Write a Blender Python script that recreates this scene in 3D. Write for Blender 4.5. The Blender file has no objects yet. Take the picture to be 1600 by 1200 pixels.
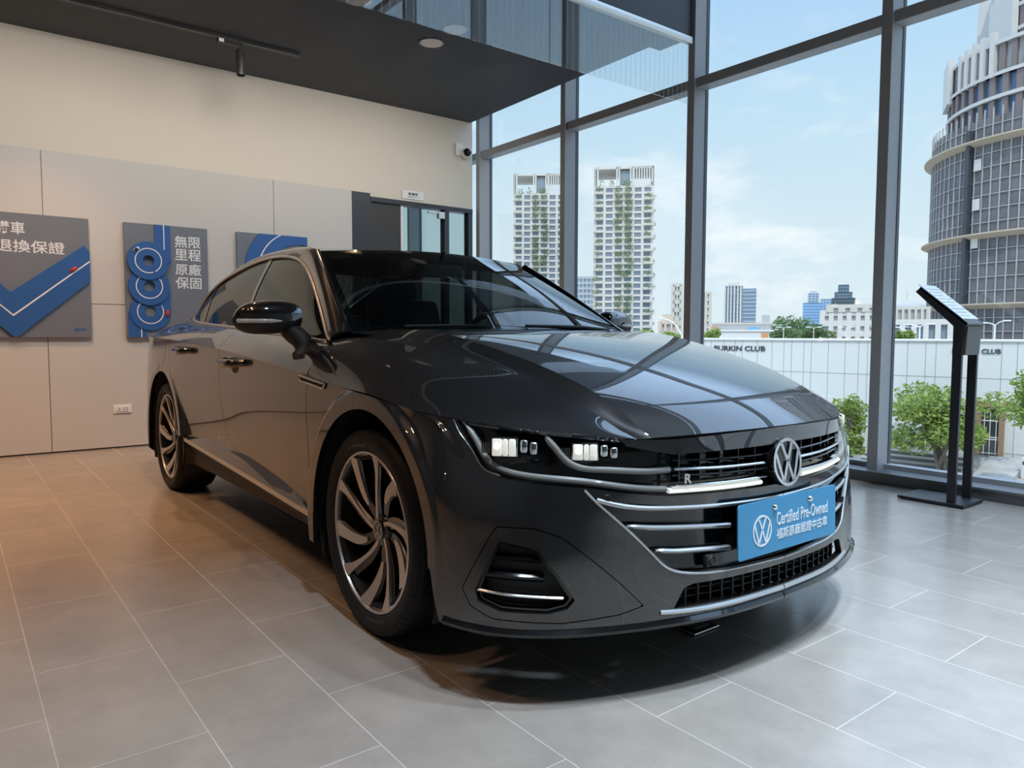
import bpy, bmesh, math, random
import numpy as np
from mathutils import Vector, Matrix

SC = bpy.context.scene
COL = SC.collection
PI = math.pi

# ------------------------------------------------------------------ camera
F_PX = 1148.35
def cam_setup():
    yaw, pitch, roll, h = -0.9152, -0.0663, 0.0021, 0.9829
    d = Vector((math.sin(yaw) * math.cos(pitch), math.cos(yaw) * math.cos(pitch), math.sin(pitch)))
    r = Vector((math.cos(yaw), -math.sin(yaw), 0))
    u = r.cross(d)
    c, s = math.cos(roll), math.sin(roll)
    r2, u2 = c * r + s * u, -s * r + c * u
    cd = bpy.data.cameras.new('camera')
    cd.sensor_width = 36.0
    cd.lens = F_PX / 1600 * 36.0
    cd.clip_start, cd.clip_end = 0.05, 2000
    o = bpy.data.objects.new('camera', cd)
    COL.objects.link(o)
    m = Matrix(((r2.x, u2.x, -d.x, 0), (r2.y, u2.y, -d.y, 0), (r2.z, u2.z, -d.z, h), (0, 0, 0, 1)))
    o.matrix_world = m
    SC.camera = o
cam_setup()

# ------------------------------------------------------------------ view, sky, sun, lamps
SC.view_settings.view_transform = 'Standard'
SC.view_settings.look = 'None'
SC.view_settings.gamma = 1.0
SC.view_settings.use_curve_mapping = False
SC.view_settings.exposure = 0.0
SC.cycles.use_denoising = True
SC.cycles.max_bounces = 10
SC.cycles.diffuse_bounces = 5
SC.cycles.glossy_bounces = 6
SC.cycles.transparent_max_bounces = 24
SC.cycles.transmission_bounces = 8
SC.cycles.caustics_reflective = False
SC.cycles.caustics_refractive = False
SC.cycles.sample_clamp_indirect = 6.0

def sky_setup():
    w = bpy.data.worlds.new('sky')
    SC.world = w
    w.use_nodes = True
    nt = w.node_tree
    N, L = nt.nodes, nt.links
    N.clear()
    out = N.new('ShaderNodeOutputWorld'); bg = N.new('ShaderNodeBackground')
    tc = N.new('ShaderNodeTexCoord'); sep = N.new('ShaderNodeSeparateXYZ')
    L.new(tc.outputs['Generated'], sep.inputs[0])
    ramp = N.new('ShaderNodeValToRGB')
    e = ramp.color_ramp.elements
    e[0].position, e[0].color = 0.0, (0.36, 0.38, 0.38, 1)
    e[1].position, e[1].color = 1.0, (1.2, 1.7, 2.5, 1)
    for p, c in ((0.49, (0.42, 0.44, 0.44, 1)), (0.50, (0.80, 0.90, 0.95, 1)), (0.56, (0.72, 0.86, 0.95, 1)), (0.64, (0.58, 0.79, 0.96, 1)), (0.705, (0.45, 0.68, 0.97, 1)), (0.745, (1.30, 1.80, 2.60, 1))):  # top stops brightened above the view, to light hood and floor
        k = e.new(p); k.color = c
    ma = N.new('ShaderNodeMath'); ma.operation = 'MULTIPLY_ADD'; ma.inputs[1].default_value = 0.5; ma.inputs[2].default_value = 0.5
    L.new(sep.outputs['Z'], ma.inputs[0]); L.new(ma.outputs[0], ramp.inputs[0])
    # soft clouds
    mp = N.new('ShaderNodeMapping'); mp.inputs['Scale'].default_value = (1.0, 1.0, 2.6); mp.inputs['Location'].default_value = (0.35, 0.2, 0.1)
    L.new(tc.outputs['Generated'], mp.inputs[0])
    no = N.new('ShaderNodeTexNoise'); no.inputs['Scale'].default_value = 3.6; no.inputs['Detail'].default_value = 9; no.inputs['Roughness'].default_value = 0.6
    L.new(mp.outputs[0], no.inputs['Vector'])
    cr = N.new('ShaderNodeValToRGB'); cr.color_ramp.elements[0].position = 0.54; cr.color_ramp.elements[1].position = 0.74
    L.new(no.outputs['Fac'], cr.inputs[0])
    mx = N.new('ShaderNodeMixRGB'); mx.inputs[2].default_value = (1.10, 1.09, 1.08, 1)
    mm = N.new('ShaderNodeMath'); mm.operation = 'MULTIPLY'; mm.inputs[1].default_value = 0.85
    fd = N.new('ShaderNodeMath'); fd.operation = 'MULTIPLY_ADD'; fd.inputs[1].default_value = -1.9; fd.inputs[2].default_value = 1.15; fd.use_clamp = True
    L.new(sep.outputs['Z'], fd.inputs[0]); L.new(fd.outputs[0], mm.inputs[1])
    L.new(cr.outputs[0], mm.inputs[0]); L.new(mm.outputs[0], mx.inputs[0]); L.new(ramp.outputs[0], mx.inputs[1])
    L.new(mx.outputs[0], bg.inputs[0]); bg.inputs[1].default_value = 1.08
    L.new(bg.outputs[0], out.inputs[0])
sky_setup()

def sun_setup():
    ld = bpy.data.lights.new('sun', 'SUN'); ld.energy = 2.2; ld.angle = math.radians(0.6); ld.color = (1, 0.93, 0.82)
    o = bpy.data.objects.new('sun', ld); COL.objects.link(o)
    o.rotation_euler = Vector((-0.45, 0.50, -1.0)).to_track_quat('-Z', 'Y').to_euler()
sun_setup()

def spot(loc, target, power, color, size_deg, blend=0.6, radius=0.05):
    ld = bpy.data.lights.new('lamp_or_fill_light', 'SPOT'); ld.energy = power; ld.color = color
    ld.spot_size = math.radians(size_deg); ld.spot_blend = blend; ld.shadow_soft_size = radius
    o = bpy.data.objects.new('lamp_or_fill_light', ld); COL.objects.link(o); o.location = loc
    o.rotation_euler = (Vector(target) - Vector(loc)).to_track_quat('-Z', 'Y').to_euler()
    return o

# ------------------------------------------------------------------ tagging
def tag(o, label=None, cat=None, group=None, kind=None):
    if label: o['label'] = label
    if cat: o['category'] = cat
    if group: o['group'] = group
    if kind: o['kind'] = kind
    return o
def thing(name, label, cat, loc=(0, 0, 0), rz=0.0, group=None):
    o = bpy.data.objects.new(name, None); COL.objects.link(o)
    o.location = loc; o.rotation_euler = (0, 0, rz); o.empty_display_size = 0.1
    return tag(o, label, cat, group)
def struct_root(name, loc=(0, 0, 0)):
    o = bpy.data.objects.new(name, None); COL.objects.link(o); o.location = loc; o['kind'] = 'structure'
    return o

# ------------------------------------------------------------------ materials
MATS = {}
def mat(name, base=(0.5, 0.5, 0.5), rough=0.5, metal=0.0, spec=0.5, coat=0.0, coat_rough=0.03, emit=None, estr=0.0, noise=None, bump=None, alpha=None):
    m = bpy.data.materials.new(name); m.use_nodes = True
    nt = m.node_tree; b = nt.nodes['Principled BSDF']
    b.inputs['Base Color'].default_value = (*base, 1); b.inputs['Roughness'].default_value = rough
    b.inputs['Metallic'].default_value = metal; b.inputs['Specular IOR Level'].default_value = spec
    b.inputs['Coat Weight'].default_value = coat; b.inputs['Coat Roughness'].default_value = coat_rough
    if emit: b.inputs['Emission Color'].default_value = (*emit, 1); b.inputs['Emission Strength'].default_value = estr
    if noise or bump:
        tc = nt.nodes.new('ShaderNodeTexCoord'); no = nt.nodes.new('ShaderNodeTexNoise')
        no.inputs['Scale'].default_value = (noise or bump)[0]; no.inputs['Detail'].default_value = 6
        nt.links.new(tc.outputs['Object'], no.inputs['Vector'])
        if noise:
            r = nt.nodes.new('ShaderNodeValToRGB'); k = noise[1]
            r.color_ramp.elements[0].position = 0.3; r.color_ramp.elements[1].position = 0.7
            r.color_ramp.elements[0].color = (*[c * (1 - k) for c in base], 1); r.color_ramp.elements[1].color = (*[min(1, c * (1 + k)) for c in base], 1)
            nt.links.new(no.outputs['Fac'], r.inputs[0]); nt.links.new(r.outputs[0], b.inputs['Base Color'])
        if bump:
            bp = nt.nodes.new('ShaderNodeBump'); bp.inputs['Strength'].default_value = bump[1]; bp.inputs['Distance'].default_value = 0.01
            nt.links.new(no.outputs['Fac'], bp.inputs['Height']); nt.links.new(bp.outputs[0], b.inputs['Normal'])
    MATS[name] = m
    return m
def glass_mat(name, tint=(1, 1, 1), refl=(1, 1, 1), ior=1.5, rough=0.0, lines=None):
    """thin pane: fresnel mix of a clear tinted pass-through and a mirror-like reflection"""
    m = bpy.data.materials.new(name); m.use_nodes = True
    nt = m.node_tree; N, L = nt.nodes, nt.links; N.clear()
    out = N.new('ShaderNodeOutputMaterial'); tr = N.new('ShaderNodeBsdfTransparent'); gl = N.new('ShaderNodeBsdfGlossy')
    tr.inputs[0].default_value = (*tint, 1); gl.inputs[0].default_value = (*refl, 1); gl.inputs['Roughness'].default_value = rough
    fr = N.new('ShaderNodeFresnel'); ge = N.new('ShaderNodeNewGeometry')
    io = N.new('ShaderNodeMath'); io.operation = 'MULTIPLY_ADD'; io.inputs[1].default_value = 1 / ior - ior; io.inputs[2].default_value = ior
    L.new(ge.outputs['Backfacing'], io.inputs[0]); L.new(io.outputs[0], fr.inputs[0])   # same reflection from both sides of the sheet
    mx = N.new('ShaderNodeMixShader'); L.new(fr.outputs[0], mx.inputs[0]); L.new(tr.outputs[0], mx.inputs[1]); L.new(gl.outputs[0], mx.inputs[2])
    last = mx
    if lines:
        axis, pitch, width, col = lines
        tc = N.new('ShaderNodeTexCoord'); sp = N.new('ShaderNodeSeparateXYZ'); L.new(tc.outputs['Object'], sp.inputs[0])
        a = N.new('ShaderNodeMath'); a.operation = 'DIVIDE'; a.inputs[1].default_value = pitch; L.new(sp.outputs[axis], a.inputs[0])
        b = N.new('ShaderNodeMath'); b.operation = 'FRACT'; L.new(a.outputs[0], b.inputs[0])
        c = N.new('ShaderNodeMath'); c.operation = 'LESS_THAN'; c.inputs[1].default_value = width / pitch; L.new(b.outputs[0], c.inputs[0])
        df = N.new('ShaderNodeBsdfDiffuse'); df.inputs[0].default_value = (*col, 1)
        m2 = N.new('ShaderNodeMixShader'); L.new(c.outputs[0], m2.inputs[0]); L.new(mx.outputs[0], m2.inputs[1]); L.new(df.outputs[0], m2.inputs[2]); last = m2
    L.new(last.outputs[0], out.inputs[0])
    MATS[name] = m
    return m
def grid_mat(name, base, line, pitch, width, rough=0.6, jitter=0.0):
    """flat colour with thin joint lines every pitch=(x,y,z) metres of object space"""
    m = mat(name, base, rough); nt = m.node_tree; N, L = nt.nodes, nt.links; b = N['Principled BSDF']
    tc = N.new('ShaderNodeTexCoord'); sp = N.new('ShaderNodeSeparateXYZ'); L.new(tc.outputs['Object'], sp.inputs[0])
    prev = None
    for i, p in enumerate(pitch):
        if not p: continue
        a = N.new('ShaderNodeMath'); a.operation = 'DIVIDE'; a.inputs[1].default_value = p; L.new(sp.outputs[i], a.inputs[0])
        f = N.new('ShaderNodeMath'); f.operation = 'FRACT'; L.new(a.outputs[0], f.inputs[0])
        c = N.new('ShaderNodeMath'); c.operation = 'LESS_THAN'; c.inputs[1].default_value = width / p; L.new(f.outputs[0], c.inputs[0])
        if prev:
            q = N.new('ShaderNodeMath'); q.operation = 'MAXIMUM'; L.new(prev.outputs[0], q.inputs[0]); L.new(c.outputs[0], q.inputs[1]); prev = q
        else: prev = c
    mx = N.new('ShaderNodeMixRGB'); mx.inputs[1].default_value = (*base, 1); mx.inputs[2].default_value = (*line, 1)
    L.new(prev.outputs[0], mx.inputs[0]); L.new(mx.outputs[0], b.inputs['Base Color'])
    return m

# ------------------------------------------------------------------ mesh helpers
def mesh_obj(name, V, F, material=None, parent=None, smooth=False, normals=None, auto=None):
    me = bpy.data.meshes.new(name)
    me.from_pydata([tuple(v) for v in V], [], [tuple(f) for f in F]); me.update()
    if smooth or normals is not None: me.polygons.foreach_set('use_smooth', [True] * len(me.polygons))
    if normals is not None: me.normals_split_custom_set_from_vertices([tuple(n) for n in normals])
    elif auto is not None:
        me.polygons.foreach_set('use_smooth', [True] * len(me.polygons)); me.set_sharp_from_angle(angle=math.radians(auto))
    if material: me.materials.append(material)
    o = bpy.data.objects.new(name, me); COL.objects.link(o)
    if parent is not None: o.parent = parent
    return o
class MB:
    def __init__(s): s.v = []; s.f = []
    def add(s, V, F, M=None):
        n = len(s.v)
        for p in V: s.v.append(tuple(M @ Vector(p)) if M is not None else tuple(p))
        for f in F: s.f.append(tuple(i + n for i in f))
        return s
    def box(s, x0, x1, y0, y1, z0, z1, M=None):
        return s.add([(x0, y0, z0), (x1, y0, z0), (x1, y1, z0), (x0, y1, z0), (x0, y0, z1), (x1, y0, z1), (x1, y1, z1), (x0, y1, z1)],
                     [(0, 3, 2, 1), (4, 5, 6, 7), (0, 1, 5, 4), (1, 2, 6, 5), (2, 3, 7, 6), (3, 0, 4, 7)], M)
    def rbox(s, x0, x1, y0, y1, z0, z1, r=0.01, seg=2, M=None):
        bm = bmesh.new(); t = MB().box(x0, x1, y0, y1, z0, z1)
        vs = [bm.verts.new(p) for p in t.v]; [bm.faces.new([vs[i] for i in f]) for f in t.f]
        bmesh.ops.bevel(bm, geom=bm.edges[:], offset=r, segments=seg, affect='EDGES', profile=0.5)
        bm.verts.index_update()
        s.add([v.co.copy() for v in bm.verts], [[v.index for v in f.verts] for f in bm.faces], M); bm.free(); return s
    def prism(s, poly, a, b, axis='z', M=None):
        n = len(poly)
        mk = {'z': lambda p, h: (p[0], p[1], h), 'y': lambda p, h: (p[0], h, p[1]), 'x': lambda p, h: (h, p[0], p[1])}[axis]
        V = [mk(p, a) for p in poly] + [mk(p, b) for p in poly]
        return s.add(V, [tuple(range(n))[::-1], tuple(range(n, 2 * n))] + [(i, (i + 1) % n, n + (i + 1) % n, n + i) for i in range(n)], M)
    def tube(s, pts, r, n=10, caps=True, M=None, closed=False):
        P = [Vector(p) for p in pts]; k = len(P); V = []; F = []
        rr = r if hasattr(r, '__len__') else [r] * k
        prev = None
        for i, p in enumerate(P):
            a = P[(i - 1) % k] if (i or closed) else P[i]; b = P[(i + 1) % k] if (i < k - 1 or closed) else P[i]
            t = (b - a).normalized()
            if prev is None: u = t.cross(Vector((0, 0, 1)) if abs(t.z) < 0.95 else Vector((1, 0, 0))).normalized()
            else: u = (prev - t * prev.dot(t)).normalized()
            prev = u; w = t.cross(u)
            for j in range(n):
                an = 2 * PI * j / n; V.append(p + (u * math.cos(an) + w * math.sin(an)) * rr[i])
        for i in range(k if closed else k - 1):
            for j in range(n): F.append((i * n + j, i * n + (j + 1) % n, ((i + 1) % k) * n + (j + 1) % n, ((i + 1) % k) * n + j))
        if caps and not closed: F += [tuple(range(n))[::-1], tuple(range((k - 1) * n, k * n))]
        return s.add(V, F, M)
    def lathe(s, prof, n=32, M=None, closed=False):
        """profile [(r, h)] turned about local Z"""
        V = []; F = []; k = len(prof)
        for r, h in prof:
            for j in range(n): V.append((r * math.cos(2 * PI * j / n), r * math.sin(2 * PI * j / n), h))
        for i in range(k if closed else k - 1):
            for j in range(n):
                q = (i + 1) % k
                F.append((i * n + j, i * n + (j + 1) % n, q * n + (j + 1) % n, q * n + j))
        if not closed:
            if prof[0][0] > 1e-6: F.append(tuple(range(n))[::-1])
            if prof[-1][0] > 1e-6: F.append(tuple(range((k - 1) * n, k * n)))
        return s.add(V, F, M)
    def build(s, name, material=None, parent=None, smooth=False, auto=None):
        return mesh_obj(name, s.v, s.f, material, parent, smooth, None, auto)
def text_mesh(body, size=1.0, extrude=0.0, bold=0.0, align='LEFT', spacing=1.0):
    cu = bpy.data.curves.new('text', 'FONT'); cu.body = body; cu.size = size; cu.extrude = extrude; cu.offset = bold
    cu.align_x = align; cu.space_character = spacing; cu.resolution_u = 3
    o = bpy.data.objects.new('text', cu); COL.objects.link(o)
    bpy.context.view_layer.update()
    ev = o.evaluated_get(bpy.context.evaluated_depsgraph_get()); me = ev.to_mesh()
    V = [v.co.copy() for v in me.vertices]; F = [tuple(p.vertices) for p in me.polygons]
    ev.to_mesh_clear(); bpy.data.objects.remove(o); bpy.data.curves.remove(cu)
    return V, F
def fit_text(body, x0, x1, y0, y1, extrude=0.0, bold=0.0):
    V, F = text_mesh(body, 1.0, extrude, bold)
    xs = [v.x for v in V]; ys = [v.y for v in V]
    ax, bx, ay, by = min(xs), max(xs), min(ys), max(ys)
    return [((v.x - ax) / (bx - ax) * (x1 - x0) + x0, (v.y - ay) / (by - ay) * (y1 - y0) + y0, v.z) for v in V], F
# ================================================================== THE ROOM
def tile_mat():
    m = mat('floor_tile', (0.27, 0.235, 0.20), 0.3); nt = m.node_tree; N, L = nt.nodes, nt.links; b = N['Principled BSDF']; b.inputs['Specular IOR Level'].default_value = 0.9
    tc = N.new('ShaderNodeTexCoord'); mp = N.new('ShaderNodeMapping')
    mp.inputs['Location'].default_value = (1.228 + 0.3135 + 0.627 * 20, -0.165 + 0.3135 * 40, 0)
    L.new(tc.outputs['Object'], mp.inputs[0])
    br = N.new('ShaderNodeTexBrick'); br.offset = 0.5; br.offset_frequency = 2
    br.inputs['Color1'].default_value = (0.27, 0.237, 0.203, 1); br.inputs['Color2'].default_value = (0.295, 0.259, 0.222, 1)
    br.inputs['Mortar'].default_value = (0.42, 0.38, 0.33, 1); br.inputs['Scale'].default_value = 1.0
    br.inputs['Mortar Size'].default_value = 0.0014; br.inputs['Mortar Smooth'].default_value = 0.1; br.inputs['Bias'].default_value = 0.0
    br.inputs['Brick Width'].default_value = 0.627; br.inputs['Row Height'].default_value = 0.3135
    L.new(mp.outputs[0], br.inputs['Vector'])
    no = N.new('ShaderNodeTexNoise'); no.inputs['Scale'].default_value = 5; no.inputs['Detail'].default_value = 10; no.inputs['Roughness'].default_value = 0.7
    L.new(tc.outputs['Object'], no.inputs['Vector'])
    cr = N.new('ShaderNodeValToRGB'); cr.color_ramp.elements[0].color = (0.88, 0.88, 0.88, 1); cr.color_ramp.elements[1].color = (1.08, 1.08, 1.08, 1)
    cr.color_ramp.elements[0].position = 0.35; cr.color_ramp.elements[1].position = 0.65
    L.new(no.outputs['Fac'], cr.inputs[0])
    mx = N.new('ShaderNodeMixRGB'); mx.blend_type = 'MULTIPLY'; mx.inputs[0].default_value = 1
    L.new(br.outputs['Color'], mx.inputs[1]); L.new(cr.outputs[0], mx.inputs[2]); L.new(mx.outputs[0], b.inputs['Base Color'])
    rr = N.new('ShaderNodeMath'); rr.operation = 'MULTIPLY_ADD'; rr.inputs[1].default_value = 0.4; rr.inputs[2].default_value = 0.22
    L.new(br.outputs['Fac'], rr.inputs[0]); L.new(rr.outputs[0], b.inputs['Roughness'])
    n2 = N.new('ShaderNodeTexNoise'); n2.inputs['Scale'].default_value = 260; n2.inputs['Detail'].default_value = 3; L.new(tc.outputs['Object'], n2.inputs['Vector'])
    bp = N.new('ShaderNodeBump'); bp.inputs['Strength'].default_value = 0.05; bp.inputs['Distance'].default_value = 0.004
    L.new(n2.outputs['Fac'], bp.inputs['Height']); L.new(bp.outputs[0], b.inputs['Normal'])
    return m
mat('wall_cream', (0.72, 0.66, 0.56), 0.75, bump=(60, 0.04)); mat('wall_grey', (0.60, 0.58, 0.56), 0.6)
mat('ceiling_dark', (0.060, 0.062, 0.066), 0.75); mat('bulkhead_dark', (0.055, 0.065, 0.085), 0.5)
mat('frame_grey', (0.44, 0.45, 0.46), 0.45, 0.0); mat('frame_dark', (0.05, 0.055, 0.065), 0.4, 0.3)
mat('sill_grey', (0.20, 0.21, 0.22), 0.35, 0.3); mat('alu', (0.75, 0.74, 0.71), 0.35, 0.6)
mat('far_wall', (0.46, 0.45, 0.44), 0.7); mat('white_plastic', (0.82, 0.82, 0.81), 0.35); mat('black_plastic', (0.012, 0.013, 0.015), 0.35)
mat('door_brown', (0.045, 0.042, 0.040), 0.5); mat('meeting_grey', (0.36, 0.40, 0.41), 0.7)
glass_mat('window_glass', (0.965, 0.985, 0.985)); glass_mat('screen_glass', (0.90, 0.93, 0.93), ior=2.3, lines=(1, 0.0545, 0.0016, (0.8, 0.8, 0.8)))
glass_mat('door_glass', (0.72, 0.78, 0.78))
M = MATS
XL, HC, ZT = -7.112, 3.409, 5.9
YW = 4.90

fl = MB().box(-10.6, 6.3, -6.2, 5.15, -0.25, 0.0).build('floor', tile_mat()); tag(fl, kind='structure')
w = MB()
for (y0, y1, z0, z1) in ((-6.2, 3.585, 0, 3.55), (3.585, 4.885, 2.432, 3.55)): w.box(XL - 0.14, XL, y0, y1, z0, z1)
tag(w.build('wall_left', M['wall_cream']), kind='structure')
# grey cladding panels, thin shadow joints between them
for (y0, y1, z0, z1) in ((-6.15, -3.125, 0.012, 2.468), (-3.12, -1.233, 0.012, 2.468), (-1.228, 0.660, 1.241, 2.468), (-1.228, 0.660, 0.012, 1.236), (0.665, 2.552, 1.241, 2.468), (0.665, 3.37, 0.012, 1.236), (2.557, 3.37, 1.241, 2.468)):
    tag(MB().box(XL - 0.002, XL + 0.014, y0, y1, z0, z1).build('wall_panel', M['wall_grey']), kind='structure')
tag(MB().box(XL - 0.001, XL + 0.006, -6.15, 3.585, 0, 2.465).build('panel_backing_left', M['frame_dark']), kind='structure')  # full-height dark sheet behind the panels, seen in their gaps
tag(MB().box(-10.6, 6.3, -6.25, -6.1, 0, ZT).build('wall_back', M['far_wall']), kind='structure')
tag(MB().box(6.2, 6.35, -6.2, 5.15, 0, ZT).build('wall_right', M['far_wall']), kind='structure')
# low soffit with its stepped free edge beside the glass front
soff = [(-10.6, -6.15), (-4.06, -6.15), (-4.06, 4.93), (-4.35, 4.93), (-4.35, 4.80), (-7.10, 4.86), (-10.6, 4.86)]
tag(MB().prism(soff, HC, HC + 0.16).build('ceiling', M['ceiling_dark']), kind='structure')
tag(MB().box(-4.10, 6.3, -6.2, 5.15, ZT, ZT + 0.15).build('ceiling_high', M['ceiling_dark']), kind='structure')
tag(MB().box(-4.10, -4.045, -6.15, 4.965, 3.43, ZT).build('wall_bulkhead', M['bulkhead_dark']), kind='structure')
tag(MB().box(-10.6, -4.1, -6.2, 5.15, ZT - 1.2, ZT - 1.1).build('ceiling_upper', M['ceiling_dark']), kind='structure')
tag(MB().rbox(-4.062, -4.018, -6.1, 4.955, 3.372, 3.428, 0.006).build('trim_1', M['alu'], auto=30), kind='structure')
# hanging smoke screen glass under the bulkhead
sg = thing('smoke_screen', 'clear glass smoke screen with thin vertical wires hanging below the ceiling edge', 'glass screen', (-4.04, 0, 2.89))
for y0, y1 in ((-6.1, -3.02), (-3.0, 0.2), (0.215, 3.428), (3.436, 4.93)):
    MB().box(-0.005, 0.005, y0, y1, 0, 0.49).build('glass_pane', M['screen_glass'], sg)

# ---------------- glass front
mx = [-10.35, -8.75, -7.13, -5.645, -4.045, -2.440, -0.84, 0.76, 2.36, 3.96, 5.56]
for i, (a, b) in enumerate(zip(mx[:-1], mx[1:])):
    root = struct_root('window_%d' % (i + 1), (a, YW + 0.2, 0))
    W = b - a
    q = MB().box(-0.035, 0.035, -0.125, 0.02, 0.075, ZT).build('mullion', M['frame_grey'], root)
    MB().box(-0.028, 0.04, 0.02, 0.055, 0.075, ZT).build('mullion_cap', M['frame_dark'], root)
    for z in (3.03, 5.55): MB().rbox(0.035, W - 0.035, -0.10, 0.03, z, z + 0.078, 0.003, 1).build('transom', M['frame_grey'], root)
    MB().box(0.035, W - 0.035, -0.03, 0.05, 0.075, 0.105).build('bottom_rail', M['frame_grey'], root)
    for z0, z1 in ((0.105, 3.03), (3.108, 5.55)): MB().box(0.03, W - 0.03, 0.004, 0.014, z0, z1).build('pane', M['window_glass'], root)
tag(MB().box(mx[0], 6.2, YW, YW + 0.26, 0, 0.062).box(mx[0], 6.2, YW - 0.012, YW + 0.26, 0.062, 0.075).build('window_sill', M['sill_grey']), kind='structure')

# ---------------- meeting-room front in the left wall
d = struct_root('door_1', (XL, 0, 0))
MB().box(-0.06, -0.02, 3.59, 3.952, 0.0, 2.40).build('solid_panel', M['door_brown'], d)
MB().box(-0.075, -0.015, 3.957, 3.985, 0.0, 2.39).build('bright_gap_strip', M['white_plastic'], d)  # white strip stands in for daylight in the gap beside the door
MB().box(-0.05, -0.035, 3.99, 4.50, 0.02, 2.375).build('door_glass', M['door_glass'], d)
MB().box(-0.05, -0.035, 4.565, 4.83, 0.02, 2.375).build('side_glass', M['door_glass'], d)
f = MB()
f.box(-0.11, 0.008, 3.588, 4.885, 2.385, 2.432); f.box(-0.09, 0.004, 4.505, 4.565, 0, 2.39); f.box(-0.09, 0.004, 4.83, 4.885, 0, 2.39); f.box(-0.09, 0.0, 3.585, 3.60, 0, 2.39)
f.build('door_frame', M['frame_dark'], d)
MB().rbox(-0.03, 0.02, 4.42, 4.50, 2.285, 2.36, 0.005).rbox(-0.02, 0.012, 4.29, 4.42, 2.335, 2.35, 0.003).build('door_closer', M['alu'], d)
tag(MB().box(-10.6, -10.45, -1, 5.1, 0, 3.5).box(-10.45, XL - 0.14, 2.2, 2.3, 0, 3.5).build('wall_meeting', M['meeting_grey']), kind='structure')

# ---------------- small fixtures
rs = thing('room_sign', 'small white door sign with a black room name above the glass meeting room front', 'sign', (XL, 0, 0))
MB().rbox(0, 0.012, 3.96, 4.228, 2.456, 2.546, 0.003).build('sign_plate', M['white_plastic'], rs)
RX = lambda x: Matrix(((0, 0, 1, x), (1, 0, 0, 0), (0, 1, 0, 0), (0, 0, 0, 1)))   # text plane -> wall facing +X
mat('ink', (0.02, 0.02, 0.022), 0.6)
t = MB(); t.add(*fit_text('會議室', 4.035, 4.155, 2.498, 2.528, 0.001, 0.01), RX(0.0125)); t.add(*fit_text('Meeting Room', 4.025, 4.165, 2.474, 2.486, 0.001, 0.01), RX(0.0125)); t.build('lettering', M['ink'], rs)

oc = thing('wall_outlet', 'white double power outlet low on the grey wall panel', 'outlet', (XL + 0.014, 1.191, 0.3375))
MB().rbox(0, 0.009, -0.071, 0.071, -0.037, 0.037, 0.004).build('cover_plate', M['white_plastic'], oc)
MB().rbox(0.008, 0.013, -0.052, 0.052, -0.022, 0.022, 0.003).build('socket_module', M['white_plastic'], oc)
for k in (-0.032, 0.006, 0.03):
    s = MB()
    for dz in (0.012, -0.012): s.box(0.0125, 0.0135, k, k + 0.012, dz - 0.0012, dz + 0.0012)
    s.box(0.0125, 0.0135, k + 0.004, k + 0.008, -0.012, 0.012); s.build('socket_slot', M['black_plastic'], oc)

sc = thing('security_camera', 'white security camera with black lens on the cream wall by the window corner', 'security camera', (XL, 4.73, 3.06))
MB().rbox(0, 0.03, -0.085, 0.005, -0.05, 0.09, 0.008).build('wall_bracket', M['white_plastic'], sc)
b = MB(); R_ = Matrix.Translation((0.07, 0.03, -0.02)) @ Matrix.Rotation(math.radians(90), 4, 'Y') @ Matrix.Rotation(math.radians(22), 4, 'X')
b.lathe([(0.0, -0.06), (0.045, -0.06), (0.058, -0.045), (0.062, 0.0), (0.058, 0.035), (0.05, 0.042), (0.0, 0.042)], 28, R_)
b.tube([(0.02, -0.02, 0.02), (0.05, 0.01, 0.0)], 0.018, 10)
b.build('camera_body', M['white_plastic'], sc, auto=40)
MB().lathe([(0.0, 0.0), (0.046, 0.0), (0.044, 0.012), (0.03, 0.026), (0.0, 0.032)], 28, R_ @ Matrix.Translation((0, 0, 0.04))).build('camera_lens', mat('lens_black', (0.006, 0.006, 0.008), 0.08), sc, auto=40)

# track with one black spotlight
tr = thing('lighting_track', 'long black lighting track fixed under the dark ceiling above the wall posters', 'track', (-6.30, 0, HC))
MB().box(-0.018, 0.018, -5.5, 2.51, -0.030, 0).build('track_rail', M['black_plastic'], tr)
MB().box(-0.022, -0.018, -5.5, 2.51, -0.032, -0.028).box(0.018, 0.022, -5.5, 2.51, -0.032, -0.028).build('track_lip', mat('track_lip', (0.10, 0.10, 0.10), 0.4), tr)
def track_spot(y, label):
    o = thing('track_spotlight', label, 'spotlight', (-6.30, y, HC - 0.03))
    MB().rbox(-0.017, 0.017, -0.10, 0.10, -0.035, 0.0, 0.003).build('adapter', M['black_plastic'], o)
    MB().box(0.0172, 0.0185, -0.088, -0.05, -0.03, -0.004).build('type_sticker', M['white_plastic'], o)
    MB().tube([(0, 0.085, -0.03), (0, 0.085, -0.075)], 0.008, 10).build('joint', mat('dark_metal', (0.05, 0.05, 0.05), 0.35, 0.6), o)
    MB().lathe([(0.0, 0.0), (0.032, 0.0), (0.034, -0.004), (0.034, -0.20), (0.031, -0.203), (0.029, -0.19), (0.0, -0.19)], 24, Matrix.Translation((0, 0.085, -0.06))).build('lamp_head', mat('spot_black', (0.03, 0.031, 0.032), 0.4), o, auto=40)
    MB().lathe([(0.0, -0.189), (0.028, -0.189)], 24, Matrix.Translation((0, 0.085, -0.06))).build('lamp_lens', mat('lamp_glow', (1, 0.9, 0.75), 0.4, emit=(1, 0.82, 0.6), estr=6), o)
track_spot(1.93, 'black cylinder spotlight hanging from the ceiling track')
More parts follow.
